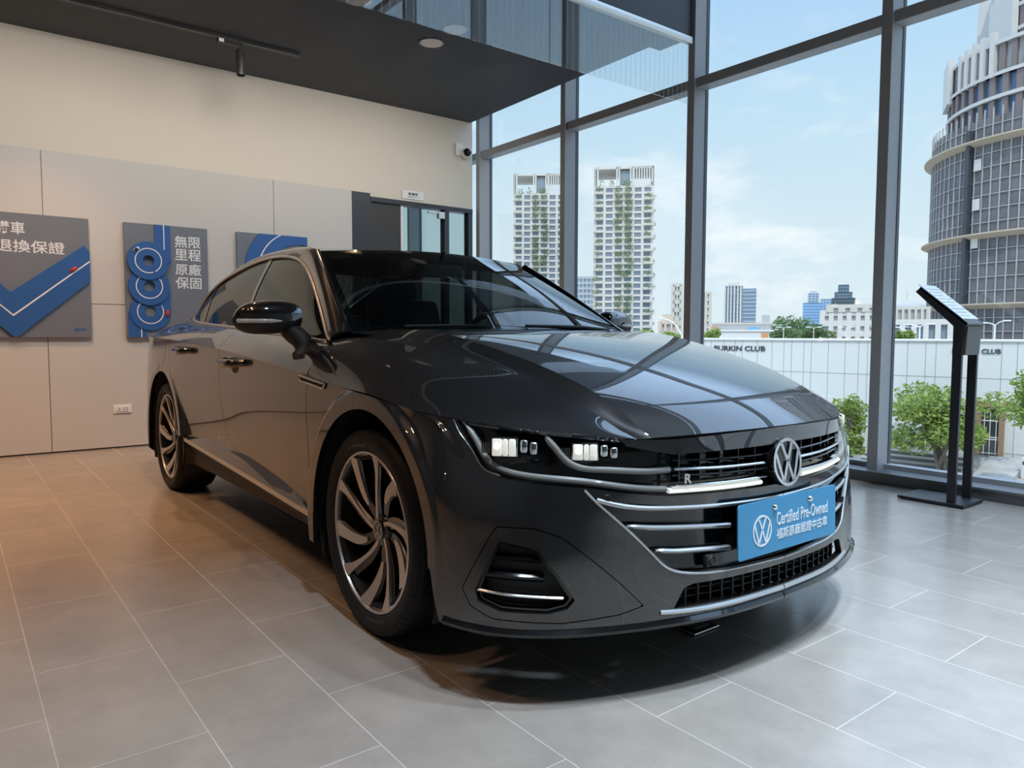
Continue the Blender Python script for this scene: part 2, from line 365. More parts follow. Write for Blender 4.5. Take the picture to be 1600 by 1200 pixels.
# recessed downlights
mat('down_ring', (0.10, 0.09, 0.085), 0.45); mat('down_cone', (0.75, 0.66, 0.55), 0.35, 0.2)
def downlight(x, y, label):
    o = thing('downlight', label, 'downlight', (x, y, HC), group=None)
    MB().lathe([(0.092, 0.0), (0.112, -0.006), (0.112, 0.0)], 36).build('trim_ring', M['down_ring'], o, auto=40)
    MB().lathe([(0.094, -0.003), (0.085, 0.03), (0.06, 0.07), (0.045, 0.08), (0.0, 0.08)][::-1], 36).build('reflector', M['down_cone'], o, auto=50)
    MB().lathe([(0.0, 0.074), (0.042, 0.074)], 24).build('lamp', MATS.get('lamp_glow2') or mat('lamp_glow2', (1, 0.9, 0.75), 0.4, emit=(1, 0.80, 0.55), estr=5), o)
    return o
# holes for the downlights are simple: the reflector cones stand in recesses cut through the soffit
DL = [(-5.40, 3.30, 'round recessed downlight in the dark ceiling, in front of the smoke screen edge'),
      (-5.05, 3.31, 'round recessed downlight half behind the lower edge of the smoke screen'),
      (-5.05, 2.47, 'round recessed downlight cut by the top edge of the photo')]
for x, y, l in DL: downlight(x, y, l)
cut = MB()
for x, y, l in DL: cut.lathe([(0.0, HC - 0.05), (0.096, HC - 0.05), (0.096, HC + 0.12), (0.0, HC + 0.12)], 36, Matrix.Translation((x, y, 0)))
cutter = cut.build('downlight_cutter'); ceil = bpy.data.objects['ceiling']
bo = ceil.modifiers.new('holes', 'BOOLEAN'); bo.object = cutter; bo.operation = 'DIFFERENCE'; bo.solver = 'EXACT'
bpy.context.view_layer.update()
me = bpy.data.meshes.new_from_object(ceil.evaluated_get(bpy.context.evaluated_depsgraph_get()))
ceil.modifiers.clear(); ceil.data = me; bpy.data.objects.remove(cutter)

# light of the downlights, then added spots that have no fixture
WARM = (1.0, 0.55, 0.28); COOL = (0.66, 0.82, 1.0); SOFT = (1.0, 0.93, 0.85)
for x, y, l in DL: spot((x, y, HC - 0.02), (x, y, 0), 40, WARM, 100, 0.8, 0.05)
for x, y in ((-5.0, 1.2), (-5.0, -0.4), (-6.1, 0.6), (-6.1, -0.7), (-4.4, -0.6)): spot((x, y, HC - 0.04), (x, y, 0), 125, WARM, 98, 0.9, 0.05)  # more warm soffit spots, no fixtures, put in for the left floor
for k in range(1, 8): spot((-5.4, -0.9 + 0.72 * k, HC - 0.04), (-7.1, -0.9 + 0.72 * k, 1.9), 50, SOFT, 124, 1.0, 0.2)  # added wash along the left wall, no fixtures
for x, y in ((-2.9, -1.2), (-1.6, -1.8), (-2.9, -2.4)): spot((x, y, ZT - 0.05), (x, y, 0), 200, (1.0, 0.62, 0.38), 80, 0.8, 0.15)  # added warm spots under the high ceiling, no fixtures
for x, y in ((-0.5, 4.0), (-0.1, 2.6), (0.9, 3.6), (0.5, 1.5), (-0.5, 0.6), (1.8, 2.4)): spot((x, y, ZT - 0.05), (x, y, 0), 930, COOL, 60, 0.7, 0.18)  # unseen cool spots added to brighten the floor on the right

# ---------------- wall posters
mat('poster_grey', (0.17, 0.19, 0.235), 0.5); mat('poster_blue', (0.028, 0.115, 0.36), 0.45); mat('poster_white', (0.80, 0.82, 0.86), 0.5)
mat('toy_red', (0.55, 0.06, 0.035), 0.4); mat('toy_silver', (0.45, 0.52, 0.62), 0.3, 0.4); mat('poster_ink', (0.03, 0.12, 0.36), 0.5); mat('poster_edge', (0.02, 0.022, 0.028), 0.5)
PZ0, PZ1 = 0.958, 1.942
def poster(y0, y1, label):
    o = thing('wall_poster', label, 'poster', (XL + 0.014, y0, PZ0))
    W, H = y1 - y0, PZ1 - PZ0
    MB().box(0, 0.030, 0, W, 0, H).build('board', M['poster_grey'], o)
    return o, W, H
def clip_poly(poly, W, H):
    for ax, lim, sg in ((0, 0, 1), (0, W, -1), (1, 0, 1), (1, H, -1)):
        out = []
        for i in range(len(poly)):
            a, b = poly[i - 1], poly[i]; da, db = (a[ax] - lim) * sg, (b[ax] - lim) * sg
            if (da >= 0) != (db >= 0):
                t = da / (da - db); out.append((a[0] + (b[0] - a[0]) * t, a[1] + (b[1] - a[1]) * t))
            if db >= 0: out.append(b)
        poly = out
        if not poly: return poly
    return poly
def band(mb, pts, wd, x0, x1, W, H):
    """ribbon of width wd along pts, each quad clipped to the board"""
    n = len(pts); off = []
    for i in range(n):
        a = Vector(pts[max(0, i - 1)]); b = Vector(pts[min(n - 1, i + 1)]); t = (b - a).normalized(); nn = Vector((-t.y, t.x))
        if 0 < i < n - 1:
            t1 = (Vector(pts[i]) - a).normalized(); k = max(0.35, Vector((-t1.y, t1.x)).dot(nn)); nn = nn / k
        off.append((Vector(pts[i]) + nn * wd / 2, Vector(pts[i]) - nn * wd / 2))
    for (a, b), (c, d_) in zip(off[:-1], off[1:]):
        p = clip_poly([tuple(a), tuple(c), tuple(d_), tuple(b)], W, H)
        if len(p) > 2:
            A = sum(p[i - 1][0] * p[i][1] - p[i][0] * p[i - 1][1] for i in range(len(p)))
            if A < 0: p = p[::-1]
            mb.prism(p, x0, x1, 'x')
def toy(o, y, z, ang, m, x=0.046):
    Mx = Matrix.Translation((x, y, z)) @ Matrix.Rotation(ang, 4, 'X')
    c = MB(); c.rbox(0, 0.012, -0.028, 0.028, -0.013, 0.013, 0.004, 2, Mx); c.build('toy_car', m, o, auto=40)
    g = MB(); g.rbox(0.0115, 0.019, -0.016, 0.012, -0.010, 0.010, 0.003, 2, Mx); g.build('toy_car_cabin', M['black_plastic'] if m is not M['toy_red'] else M['toy_red'], o, auto=40)
# poster 1 : big chevron road
p1, W, H = poster(0.297, 0.977, 'wall poster with a big blue V-shaped road and a red toy car, leftmost one')
r = MB(); z = lambda py: (527 - py) / 196.0 * H
cv = [(-0.30, 0.72), (0.115, 0.20), (0.72, 0.73)]
band(r, [(-0.30, 0.60), (0.135, 0.175), (0.72, 0.665)], 0.245, 0.030, 0.046, W, H); r.build('road', M['poster_blue'], p1)
r = MB(); band(r, [(-0.30, 0.60), (0.135, 0.175), (0.72, 0.665)], 0.010, 0.046, 0.0475, W, H); r.build('road_line', M['poster_white'], p1)
t = MB(); t.add(*fit_text('購車', 0.035, 0.235, 0.815, 0.915, 0.001, 0.012), RX(0.031)); t.add(*fit_text('退換保證', 0.035, 0.505, 0.675, 0.775, 0.001, 0.012), RX(0.031)); t.build('lettering', M['poster_white'], p1)
t = MB(); t.add(*fit_text('6++', 0.555, 0.635, 0.045, 0.085, 0.001, 0.02), RX(0.031)); t.build('small_mark', M['poster_ink'], p1)
toy(p1, 0.56, 0.56, math.radians(40), M['toy_red'])
# poster 2 : stacked loops
p2, W, H = poster(1.241, 1.925, 'wall poster with a blue road winding in stacked loops, middle one of the three')
r = MB(); l = MB(); rim = MB()
def loop(cy, cz, x0, x1):
    n = 48; R1, R0 = 0.165, 0.045
    for k in range(n):
        a, b = 2 * PI * k / n, 2 * PI * (k + 1) / n
        q = [(cy + R0 * math.cos(a), cz + R0 * math.sin(a)), (cy + R1 * math.cos(a), cz + R1 * math.sin(a)), (cy + R1 * math.cos(b), cz + R1 * math.sin(b)), (cy + R0 * math.cos(b), cz + R0 * math.sin(b))]
        q = clip_poly(q, W, H)
        if len(q) > 2: r.prism(q, x0, x1, 'x')
def arc(cy, cz, a0, a1, R=0.105, n=28): return [(cy + R * math.cos(math.radians(a0 + (a1 - a0) * i / n)), cz + R * math.sin(math.radians(a0 + (a1 - a0) * i / n))) for i in range(n + 1)]
band(r, [(0.305, 1.0), (0.305, 0.66)], 0.125, 0.030, 0.040, W, H)
band(r, [(0.085, -0.02), (0.085, 0.22)], 0.14, 0.030, 0.036, W, H)
loop(0.19, 0.225, 0.030, 0.044); loop(0.185, 0.445, 0.030, 0.056); loop(0.18, 0.665, 0.030, 0.068)
band(r, [(0.315, 0.44), (0.315, 0.24)], 0.075, 0.030, 0.0435, W, H)
r.build('road', M['poster_blue'], p2)
def line(pts, x0):
    q = MB(); band(q, pts, 0.008, x0, x0 + 0.0015, W, H); q.build('road_line', M['poster_white'], p2)
line([(0.315, 1.0), (0.315, 0.70)], 0.040)
line(arc(0.18, 0.665, -60, 290), 0.068); line(arc(0.185, 0.445, 60, 400), 0.056); line(arc(0.19, 0.225, -230, 30), 0.044); line([(0.115, 0.0), (0.115, 0.14)], 0.036)
toy(p2, 0.085, 0.755, math.radians(35), M['toy_silver'], 0.069); toy(p2, 0.325, 0.215, math.radians(85), M['toy_red'], 0.045)
t = MB()
for s_, z0 in (('無限', 0.80), ('里程', 0.685), ('原廠', 0.555), ('保固', 0.435)): t.add(*fit_text(s_, 0.405, 0.625, z0, z0 + 0.105, 0.001, 0.012), RX(0.031))
t.build('lettering', M['poster_white'], p2)
# poster 3 : one wide curve
p3, W, H = poster(2.190, 2.870, 'wall poster with one wide blue curved road, mostly hidden behind the car roof')
r = MB(); band(r, arc(0.60, 0.62, 60, 300, 0.41, 48), 0.25, 0.030, 0.042, W, H); r.build('road', M['poster_blue'], p3)
r = MB(); band(r, arc(0.60, 0.62, 60, 300, 0.41, 48), 0.010, 0.042, 0.0435, W, H); r.build('road_line', M['poster_white'], p3)
# a further plain board on the same wall, seen mirrored in the doors
p4, W, H = poster(-0.65, 0.03, 'dark blue board further along the grey wall, seen only mirrored in the car')

# ---------------- tilted display stand by the window
st = thing('display_stand', 'black two-legged display stand with a tilted white information panel by the window', 'display stand', (-1.80, 4.68, 0))
mat('stand_black', (0.022, 0.023, 0.026), 0.4); mat('stand_grey', (0.10, 0.105, 0.10), 0.45); mat('paper', (0.86, 0.88, 0.90), 0.2)
MB().box(-0.265, 0.100, -0.140, 0.140, 0.006, 0.022).box(-0.25, 0.09, -0.12, 0.12, 0.0, 0.006).build('base_plate', M['stand_black'], st)
side = [(0.0, 0.02), (0.045, 0.02), (0.05, 1.02), (0.073, 1.055), (-0.185, 1.27), (-0.215, 1.245), (0.0, 1.04)]
for y in (-0.118, 0.095): MB().prism([(x_, z_) for x_, z_ in side], y, y + 0.022, 'y').build('leg', M['stand_black'], st)
def slab(mb, p, q, t_, y0, y1):
    p, q = Vector((p[0], 0, p[1])), Vector((q[0], 0, q[1])); dd = (q - p).normalized(); nn = Vector((-dd.z, 0, dd.x)) * t_
    pts = [(v.x, v.z) for v in (p, q, q + nn, p + nn)]; mb.prism(pts, y0, y1, 'y')
m_ = MB(); slab(m_, (-0.187, 1.272), (0.075, 1.053), -0.012, -0.118, 0.117); m_.prism([(0.048, 0.875), (0.06, 0.875), (0.068, 1.04), (0.05, 1.04)], -0.096, 0.095, 'y'); m_.build('panel_tray', M['stand_grey'], st)
m_ = MB(); slab(m_, (-0.20, 1.287), (0.045, 1.082), -0.004, -0.11, 0.11); m_.build('information_sheet', M['paper'], st)
m_ = MB()
for k in range(9):
    p_ = Vector((-0.19, 0, 1.2795)) + (Vector((0.05, 0, 1.0785)) - Vector((-0.19, 0, 1.2795))) * (k + 0.8) / 10
    q_ = p_ + Vector((0.003, 0, -0.0026)); slab(m_, (p_.x + 0.002, p_.z + 0.003), (q_.x + 0.002, q_.z + 0.003), -0.002, -0.09, 0.09 - 0.03 * (k % 3))
m_.build('printed_lines', mat('faint_print', (0.76, 0.79, 0.83), 0.3), st)
# small black floor box in front of the car
fb = thing('floor_box', 'small flat black floor socket box on the tiles below the front bumper', 'floor box', (-1.548, 1.968, 0))
MB().rbox(-0.055, 0.055, -0.062, 0.062, 0, 0.009, 0.003).build('cover', M['black_plastic'], fb)
MB().rbox(-0.035, 0.035, -0.04, 0.04, 0.009, 0.013, 0.003).build('lid', M['stand_grey'], fb)
MB().tube([(-0.055, -0.062, 0.006), (0.055, -0.062, 0.006), (0.055, 0.062, 0.006), (-0.055, 0.062, 0.006)], 0.003, 6, closed=True).build('metal_rim', M['alu'], fb)
# ================================================================== THE CAR : surfaces (car frame: x forward from the front axle, y to its left, z up)
def ncs(ts, P, tq):
    """natural cubic spline through P (n, k) at parameters ts, evaluated at tq"""
    ts = np.asarray(ts, float); P = np.asarray(P, float); n = len(ts); h = np.diff(ts)
    A = np.eye(n); R = np.zeros_like(P)
    for i in range(1, n - 1):
        A[i, i - 1], A[i, i], A[i, i + 1] = h[i - 1], 2 * (h[i - 1] + h[i]), h[i]
        R[i] = 6 * ((P[i + 1] - P[i]) / h[i] - (P[i] - P[i - 1]) / h[i - 1])
    Mm = np.linalg.solve(A, R)
    tq = np.asarray(tq, float); i = np.clip(np.searchsorted(ts, tq, 'right') - 1, 0, n - 2)
    a = (ts[i + 1] - tq); b = (tq - ts[i]); hh = h[i]
    col = lambda v: v[:, None]
    return (Mm[i] * col(a ** 3 / (6 * hh)) + Mm[i + 1] * col(b ** 3 / (6 * hh)) + (P[i] / col(hh) - Mm[i] * col(hh / 6)) * col(a) + (P[i + 1] / col(hh) - Mm[i + 1] * col(hh / 6)) * col(b))
def curve(pts, n):
    P = np.asarray(pts, float); t = np.concatenate([[0], np.cumsum(np.linalg.norm(np.diff(P, axis=0), axis=1))])
    return ncs(t, P, np.linspace(0, t[-1], n))
class Surf:
    """triangle/quad soup with positions and analytic normals"""
    def __init__(s, P, N, F): s.P, s.N, s.F = P, N, F
    def copy(s): return Surf(s.P.copy(), s.N.copy(), [tuple(f) for f in s.F])
def grid(G, nu, nv, us=None, vs=None, flip=False, fix=None):
    """control grid G[rows][cols][3] -> dense bicubic surface (nv rows x nu cols)"""
    G = np.asarray(G, float); R_, C_ = G.shape[:2]
    if us is None:
        mid = G.mean(0) if R_ > 2 else G[0]; us = np.concatenate([[0], np.cumsum(np.linalg.norm(np.diff(mid, axis=0), axis=1))])
    if vs is None:
        d_ = np.linalg.norm(np.diff(G, axis=0), axis=2).mean(1); vs = np.concatenate([[0], np.cumsum(d_)])
    uq = np.linspace(us[0], us[-1], nu); vq = np.linspace(vs[0], vs[-1], nv)
    rows = np.stack([ncs(us, G[r], uq) for r in range(R_)])                      # R, nu, 3
    D = ncs(vs, rows.reshape(R_, -1), vq).reshape(nv, nu, 3)
    if fix is not None: D = fix(D)
    return grid_surf(D, flip)
def grid_surf(D, flip=False):
    nv, nu = D.shape[:2]
    du = np.gradient(D, axis=1); dv = np.gradient(D, axis=0); N = np.cross(du, dv)
    ln = np.linalg.norm(N, axis=2, keepdims=True)
    N = N / np.maximum(ln, 1e-12)
    if flip: N = -N
    idx = np.arange(nv * nu).reshape(nv, nu)
    q = np.stack([idx[:-1, :-1], idx[:-1, 1:], idx[1:, 1:], idx[1:, :-1]], -1).reshape(-1, 4)
    if flip: q = q[:, ::-1]
    return Surf(D.reshape(-1, 3), N.reshape(-1, 3), [tuple(map(int, f)) for f in q])
def clip(S, f):
    """keep the part of S where f > 0 (f sampled on the vertices)"""
    P, N = S.P, S.N; V = np.hstack([P, N]); new = []; cache = {}; F = []
    ins = f > 0
    for fc in S.F:
        k = sum(bool(ins[i]) for i in fc)
        if k == 0: continue
        if k == len(fc): F.append(fc); continue
        out = []
        for a, b in zip(fc, fc[1:] + fc[:1]):
            if ins[a]: out.append(a)
            if ins[a] != ins[b]:
                key = (a, b) if a < b else (b, a)
                if key not in cache:
                    t = f[key[0]] / (f[key[0]] - f[key[1]]); t = min(max(t, 0.001), 0.999)
                    cache[key] = len(V) + len(new); new.append(V[key[0]] * (1 - t) + V[key[1]] * t)
                out.append(cache[key])
        if len(out) > 2: F.append(tuple(out))
    if new: V = np.vstack([V, np.array(new)])
    used = sorted({i for fc in F for i in fc}); mp = {o: n for n, o in enumerate(used)}
    V = V[used] if used else V[:0]
    Nn = V[:, 3:]; Nn = Nn / np.maximum(np.linalg.norm(Nn, axis=1, keepdims=True), 1e-9)
    return Surf(V[:, :3], Nn, [tuple(mp[i] for i in fc) for fc in F])
def poly_sd(Q, poly):
    """signed distance to a 2-D polygon, positive inside"""
    poly = np.asarray(poly, float); d = np.full(len(Q), 1e9); ins = np.zeros(len(Q), bool)
    for i in range(len(poly)):
        a, b = poly[i - 1], poly[i]; e = b - a; w_ = Q - a
        t = np.clip((w_ @ e) / max(e @ e, 1e-12), 0, 1); d = np.minimum(d, np.linalg.norm(w_ - t[:, None] * e, axis=1))
        c = ((a[1] <= Q[:, 1]) & (b[1] > Q[:, 1])) | ((b[1] <= Q[:, 1]) & (a[1] > Q[:, 1]))
        with np.errstate(divide='ignore', invalid='ignore'): xx = a[0] + (Q[:, 1] - a[1]) / (b[1] - a[1]) * e[0]
        ins ^= c & (Q[:, 0] < xx)
    return np.where(ins, d, -d)
def mirror(S): 
    P = S.P.copy(); N = S.N.copy(); P[:, 1] *= -1; N[:, 1] *= -1
    return Surf(P, N, [f[::-1] for f in S.F])
def join(*Ss):
    P = np.vstack([s.P for s in Ss]); N = np.vstack([s.N for s in Ss]); F = []; o = 0
    for s in Ss: F += [tuple(i + o for i in f) for f in s.F]; o += len(s.P)
    return Surf(P, N, F)
def offset(S, d): return Surf(S.P + S.N * d, S.N, S.F)
def flange(S, t):
    """turn every free edge inwards by t so a panel reads as sheet with thickness"""
    from collections import Counter
    cnt = Counter(); ed = {}
    for f in S.F:
        for a, b in zip(f, f[1:] + f[:1]): k = (a, b) if a < b else (b, a); cnt[k] += 1; ed[k] = (a, b)
    P, N, F = [], [], []; base = len(S.P); m_ = {}
    for k, c in cnt.items():
        if c != 1: continue
        a, b = ed[k]; ids = []
        e = S.P[b] - S.P[a]; nn = np.cross(e, (S.N[a] + S.N[b])); l = np.linalg.norm(nn); nn = nn / l if l > 1e-9 else S.N[a]
        for i in (a, b): P += [S.P[i], S.P[i] - S.N[i] * t]; N += [nn, nn]
        o = base + len(P) - 4; F.append((o, o + 1, o + 3, o + 2))
    if not P: return S
    return Surf(np.vstack([S.P, np.array(P)]), np.vstack([S.N, np.array(N)]), S.F + F)
def emit(S, name, material, parent, t=0.0):
    if t: S = flange(S, t)
    return mesh_obj(name, S.P, S.F, material, parent, True, S.N)
PHX = 0.30
def phi(P): return np.arctan2(np.abs(P[:, 1]), P[:, 0] - PHX)
def dom(P): return np.stack([phi(P), P[:, 2]], 1)
def dpoly(pts): return [(math.atan2(abs(y), x - PHX), z) for x, y, z in pts]

# ------------------------------------------------ lower body wrap : nose centre -> corner -> side -> tail (right-hand side, y < 0)
ZROW = [0.205, 0.26, 0.34, 0.45, 0.55, 0.64]
cols = []   # each column: list of 7 points (x, y, z)
yn = [0, .10, .25, .42, .55, .66, .76]
xn = [[.935, .932, .922, .887, .845, .798, .740], [.945, .942, .930, .890, .848, .800, .742], [.940, .937, .923, .884, .843, .798, .740],
      [.932, .929, .912, .873, .833, .787, .727], [.932, .929, .912, .870, .828, .778, .715], [.930, .926, .910, .868, .820, .765, .695]]
top = [(.929, 0, .714), (.925, .10, .712), (.905, .25, .708), (.865, .42, .703), (.797, .55, .706), (.722, .66, .720), (.622, .76, .731)]
for c in range(7): cols.append([(xn[r][c], yn[c], ZROW[r]) for r in range(6)] + [top[c]])
cols.append([(.650, .853, .205), (.652, .860, .26), (.652, .860, .34), (.645, .850, .45), (.635, .843, .55), (.610, .818, .64), (.530, .834, .744)])
cols.append([(.545, .910, .205), (.55, .915, .26), (.55, .914, .34), (.55, .908, .45), (.545, .899, .55), (.525, .878, .64), (.445, .872, .753)])
zs = [.19, .28, .38, .49, .60, .70]
side = [  # x, y at the six rows, (y, z) of the shut-line / tornado edge
    (.44, [.930, .934, .932, .930, .921, .902], (.892, .757, .375)),
    (.30, [.905, .918, .918, .917, .914, .908], (.908, .765)),
    (.10, [.890, .905, .907, .908, .909, .910], (.916, .788)),
    (-.15, [.880, .900, .900, .901, .907, .912], (.918, .803)),
    (-.47, [.872, .893, .893, .897, .905, .912], (.916, .834)),
    (-1.0, [.868, .888, .886, .893, .903, .912], (.917, .874)),
    (-1.6, [.868, .888, .886, .893, .904, .914], (.920, .910)),
    (-2.2, [.872, .893, .895, .903, .914, .922], (.926, .938)),
    (-2.5, [.88, .903, .908, .917, .925, .929], (.927, .949)),
    (-2.84, [.89, .912, .922, .930, .933, .932], (.922, .958)),
    (-3.2, [.88, .905, .915, .923, .926, .924], (.905, .965)),
    (-3.5, [.845, .868, .878, .886, .890, .888], (.865, .968)),
    (-3.72, [.76, .785, .80, .812, .815, .81], (.78, .970))]
for x, ys, tp in side: cols.append([(x, ys[r], zs[r]) for r in range(6)] + [(tp[2] if len(tp) > 2 else x, tp[0], tp[1])])
for x, y in ((-3.86, .55), (-3.90, .28), (-3.915, 0)): cols.append([(x + .10 - .12 * min(1, r / 3) + .02 * (r > 4), y, [.21, .30, .42, .54, .68, .84][r]) for r in range(6)] + [(x, y, .965)])
G = np.array(cols).transpose(1, 0, 2); G[:, :, 1] *= -1
AF, AR = (0.015, 0.335), (-2.83, 0.335)
def flare(D):
    """wheel-arch lips stand a little proud of the body side"""
    Q = D.copy()
    for (ax, az), r1 in ((AF, 0.466), (AR, 0.470)):
        r = np.hypot(D[..., 0] - ax, D[..., 2] - az)
        k = np.clip((r1 + 0.022 - r) / 0.030, 0, 1); k = k * k * (3 - 2 * k)
        k2 = np.clip((D[..., 2] - 0.17) / 0.05, 0, 1) * np.clip((0.60 - D[..., 0]) / 0.12, 0, 1)
        yt = 0.9345 - 0.10 * np.clip(D[..., 2] - 0.70, 0, 1) ** 1.2
        up = np.maximum(yt + D[..., 1], 0)
        Q[..., 1] -= up * k * k2
    return Q
NU, NV = 1040, 144
WRAP = grid(G, NU, NV, flip=True, fix=flare)
# distances along panel lines
def arch(P, c, r): return np.hypot(P[:, 0] - c[0], P[:, 2] - c[1]) - r
def interp(xs, ys): xs, ys = np.array(xs), np.array(ys); o = np.argsort(xs); return lambda q: np.interp(q, xs[o], ys[o])
door_front = interp([.19, .298, .40, .466, .698, .835, 1.0], [-.43, -.458, -.498, -.514, -.498, -.470, -.44])          # x at z
door_mid = interp([.19, .39, .423, .47, .563, .70, .805, .95, 1.05, 1.15, 1.40], [-1.40, -1.44, -1.49, -1.575, -1.618, -1.622, -1.605, -1.60, -1.63, -1.67, -1.80])
door_rear = interp([.19, .412, .52, .664, .742, .819, 1.1], [-2.12, -2.225, -2.37, -2.53, -2.595, -2.61, -2.60])
sill_top = interp([-.40, -.517, -.665, -1.305, -1.914, -2.35, -2.6], [.315, .322, .352, .405, .422, .395, .38])            # z at x
# ================================================================== THE CAR : parts
CAR = thing('car', 'dark grey metallic four-door coupe with headlights on, parked on the showroom tiles', 'car', (-2.1615, 1.9772, 0), -0.00667)
def paint_mat():
    m = mat('paint', (0.030, 0.030, 0.032), 0.34, 0.3, 0.15, 1.0, 0.0)
    nt = m.node_tree; N, L = nt.nodes, nt.links; b = N['Principled BSDF']
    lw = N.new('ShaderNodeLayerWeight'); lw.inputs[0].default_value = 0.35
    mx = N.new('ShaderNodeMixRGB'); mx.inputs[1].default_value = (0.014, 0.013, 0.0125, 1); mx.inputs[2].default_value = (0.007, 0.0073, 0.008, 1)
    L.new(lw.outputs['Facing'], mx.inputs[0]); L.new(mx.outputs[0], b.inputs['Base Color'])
    b.inputs['Coat IOR'].default_value = 1.95
    return m
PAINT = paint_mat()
GLOSS = mat('gloss_black', (0.006, 0.0065, 0.007), 0.12, 0.0, 0.6, 0.6, 0.02)
MATTE = mat('matt_black', (0.010, 0.0105, 0.011), 0.6); RUBBER = mat('rubber', (0.009, 0.009, 0.0095), 0.62, 0.0, 0.25)
CHROME = mat('chrome', (0.80, 0.80, 0.80), 0.12, 1.0); SATIN = mat('satin_chrome', (0.62, 0.62, 0.61), 0.30, 1.0)
MACH = mat('machined_alloy', (0.66, 0.63, 0.60), 0.34, 0.9)
SGLASS = glass_mat('side_glass', (0.085, 0.09, 0.088), (0.8, 0.82, 0.8), ior=1.45); WGLASS = glass_mat('windscreen_glass', (0.50, 0.60, 0.57), ior=1.55); LENS = glass_mat('lens_glass', (0.93, 0.95, 0.96), ior=1.4)
DRL = mat('light_tube', (0.24, 0.225, 0.205), 0.3, 0.0, 0.5, 0.4); DRL_ON = mat('light_tube_lit', (0.9, 0.92, 0.88), 0.25, emit=(0.95, 1.0, 0.90), estr=0.55)
LED = mat('headlamp_led', (1, 1, 1), 0.3, emit=(1.0, 0.97, 0.88), estr=9.0); REFL = mat('headlamp_reflector', (0.75, 0.78, 0.80), 0.10, 1.0)
PLATE = mat('plate_blue', (0.045, 0.265, 0.47), 0.38); PWHITE = mat('plate_white', (0.74, 0.76, 0.78), 0.45)
FABRIC = mat('seat_leather', (0.022, 0.022, 0.024), 0.5); DASH = mat('dashboard_black', (0.018, 0.018, 0.02), 0.5)

P = WRAP.P; X, Z, PH, Q = P[:, 0], P[:, 2], phi(P), dom(P)
def opening(P, c, r, fwd=True):
    X, Z = P[:, 0], P[:, 2]; a = arch(P, c, r)
    lo = np.minimum(np.minimum(c[1] - Z + 0.0, X - (c[0] - r - 0.004)), (c[0] + r + (0.012 + (c[1] - Z) * 0.27 if fwd else 0)) - X)
    return np.maximum(-a, lo)           # positive inside the wheel opening
OF, OR_ = opening(P, (0.022, 0.335), 0.410), opening(P, AR, 0.418, False)
# light band across the nose, seen from the front quarter: lower edge follows the light tubes
LOW = [(.475, -.902, .760), (.492, -.912, .740), (.535, -.903, .690), (.565, -.885, .645), (.595, -.866, .620), (.640, -.834, .605), (.712, -.759, .594), (.78, -.652, .582), (.811, -.589, .570), (.856, -.464, .552), (.867, -.434, .548), (.905, -.25, .545), (.93, 0, .544)]
low = dpoly(LOW)
BAND = poly_sd(Q, low + [(-0.2, .544), (-0.2, .95), (low[0][0] + 0.02, .95)])
STRIP = poly_sd(Q, dpoly([(.93, 0, .664), (.905, -.25, .662), (.86, -.42, .661), (.835, -.475, .672), (.80, -.535, .690), (.775, -.57, .720)]) + [(dpoly([(.775, -.57, 1)])[0][0], .95), (-0.2, .95), (-0.2, .664)])
LGR = poly_sd(Q, dpoly([(.785, -.644, .563), (.812, -.588, .505), (.851, -.48, .40), (.868, -.429, .354), (.880, -.38, .337), (.913, -.191, .326), (.93, 0, .322)]) + [(-0.2, .322), (-0.2, .508)] + dpoly([(.93, 0, .508), (.92, -.13, .510), (.873, -.404, .518), (.811, -.588, .543)]))
INT = poly_sd(Q, dpoly([(.885, -.432, .243), (.893, -.400, .296), (.900, -.37, .304), (.93, 0, .304)]) + [(-0.2, .304), (-0.2, .240)] + dpoly([(.93, 0, .240)]))
WING = poly_sd(Q, dpoly([(.566, -.906, .312), (.635, -.867, .465), (.648, -.861, .484), (.718, -.784, .480), (.76, -.724, .454), (.797, -.66, .399), (.831, -.59, .334), (.856, -.519, .262), (.831, -.589, .244), (.761, -.723, .232), (.642, -.864, .240), (.59, -.893, .268)]))
INNER = poly_sd(Q, dpoly([(.602, -.887, .315), (.645, -.862, .435), (.655, -.855, .447), (.718, -.784, .428), (.755, -.732, .36), (.779, -.695, .293), (.768, -.71, .270), (.74, -.752, .258), (.66, -.850, .262), (.61, -.884, .284)]))
seam = 0.475 - X
mn = lambda *a: np.minimum.reduce(a)
g = 0.0020
nose = mn(X - 0.475 - 0.0004, np.maximum(-BAND, STRIP) if False else -BAND, -LGR, -INT, -WING - 0.001, -OF)
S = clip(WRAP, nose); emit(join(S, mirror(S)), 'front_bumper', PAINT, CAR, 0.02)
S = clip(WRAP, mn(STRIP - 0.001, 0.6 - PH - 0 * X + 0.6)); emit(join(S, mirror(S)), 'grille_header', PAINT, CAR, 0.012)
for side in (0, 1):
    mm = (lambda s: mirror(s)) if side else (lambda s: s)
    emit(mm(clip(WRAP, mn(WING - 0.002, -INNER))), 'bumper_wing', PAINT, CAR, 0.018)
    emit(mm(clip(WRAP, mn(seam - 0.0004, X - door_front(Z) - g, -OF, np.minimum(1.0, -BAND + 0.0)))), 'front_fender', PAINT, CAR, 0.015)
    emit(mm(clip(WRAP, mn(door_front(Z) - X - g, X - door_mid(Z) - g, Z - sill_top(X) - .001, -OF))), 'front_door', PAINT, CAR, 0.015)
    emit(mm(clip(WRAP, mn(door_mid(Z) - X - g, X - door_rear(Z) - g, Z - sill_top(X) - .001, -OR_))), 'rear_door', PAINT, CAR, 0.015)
    emit(mm(clip(WRAP, mn(door_rear(Z) - X - g, X + 3.62, -OR_, Z - np.where(X > -2.6, sill_top(X), 0)))), 'quarter_panel', PAINT, CAR, 0.015)
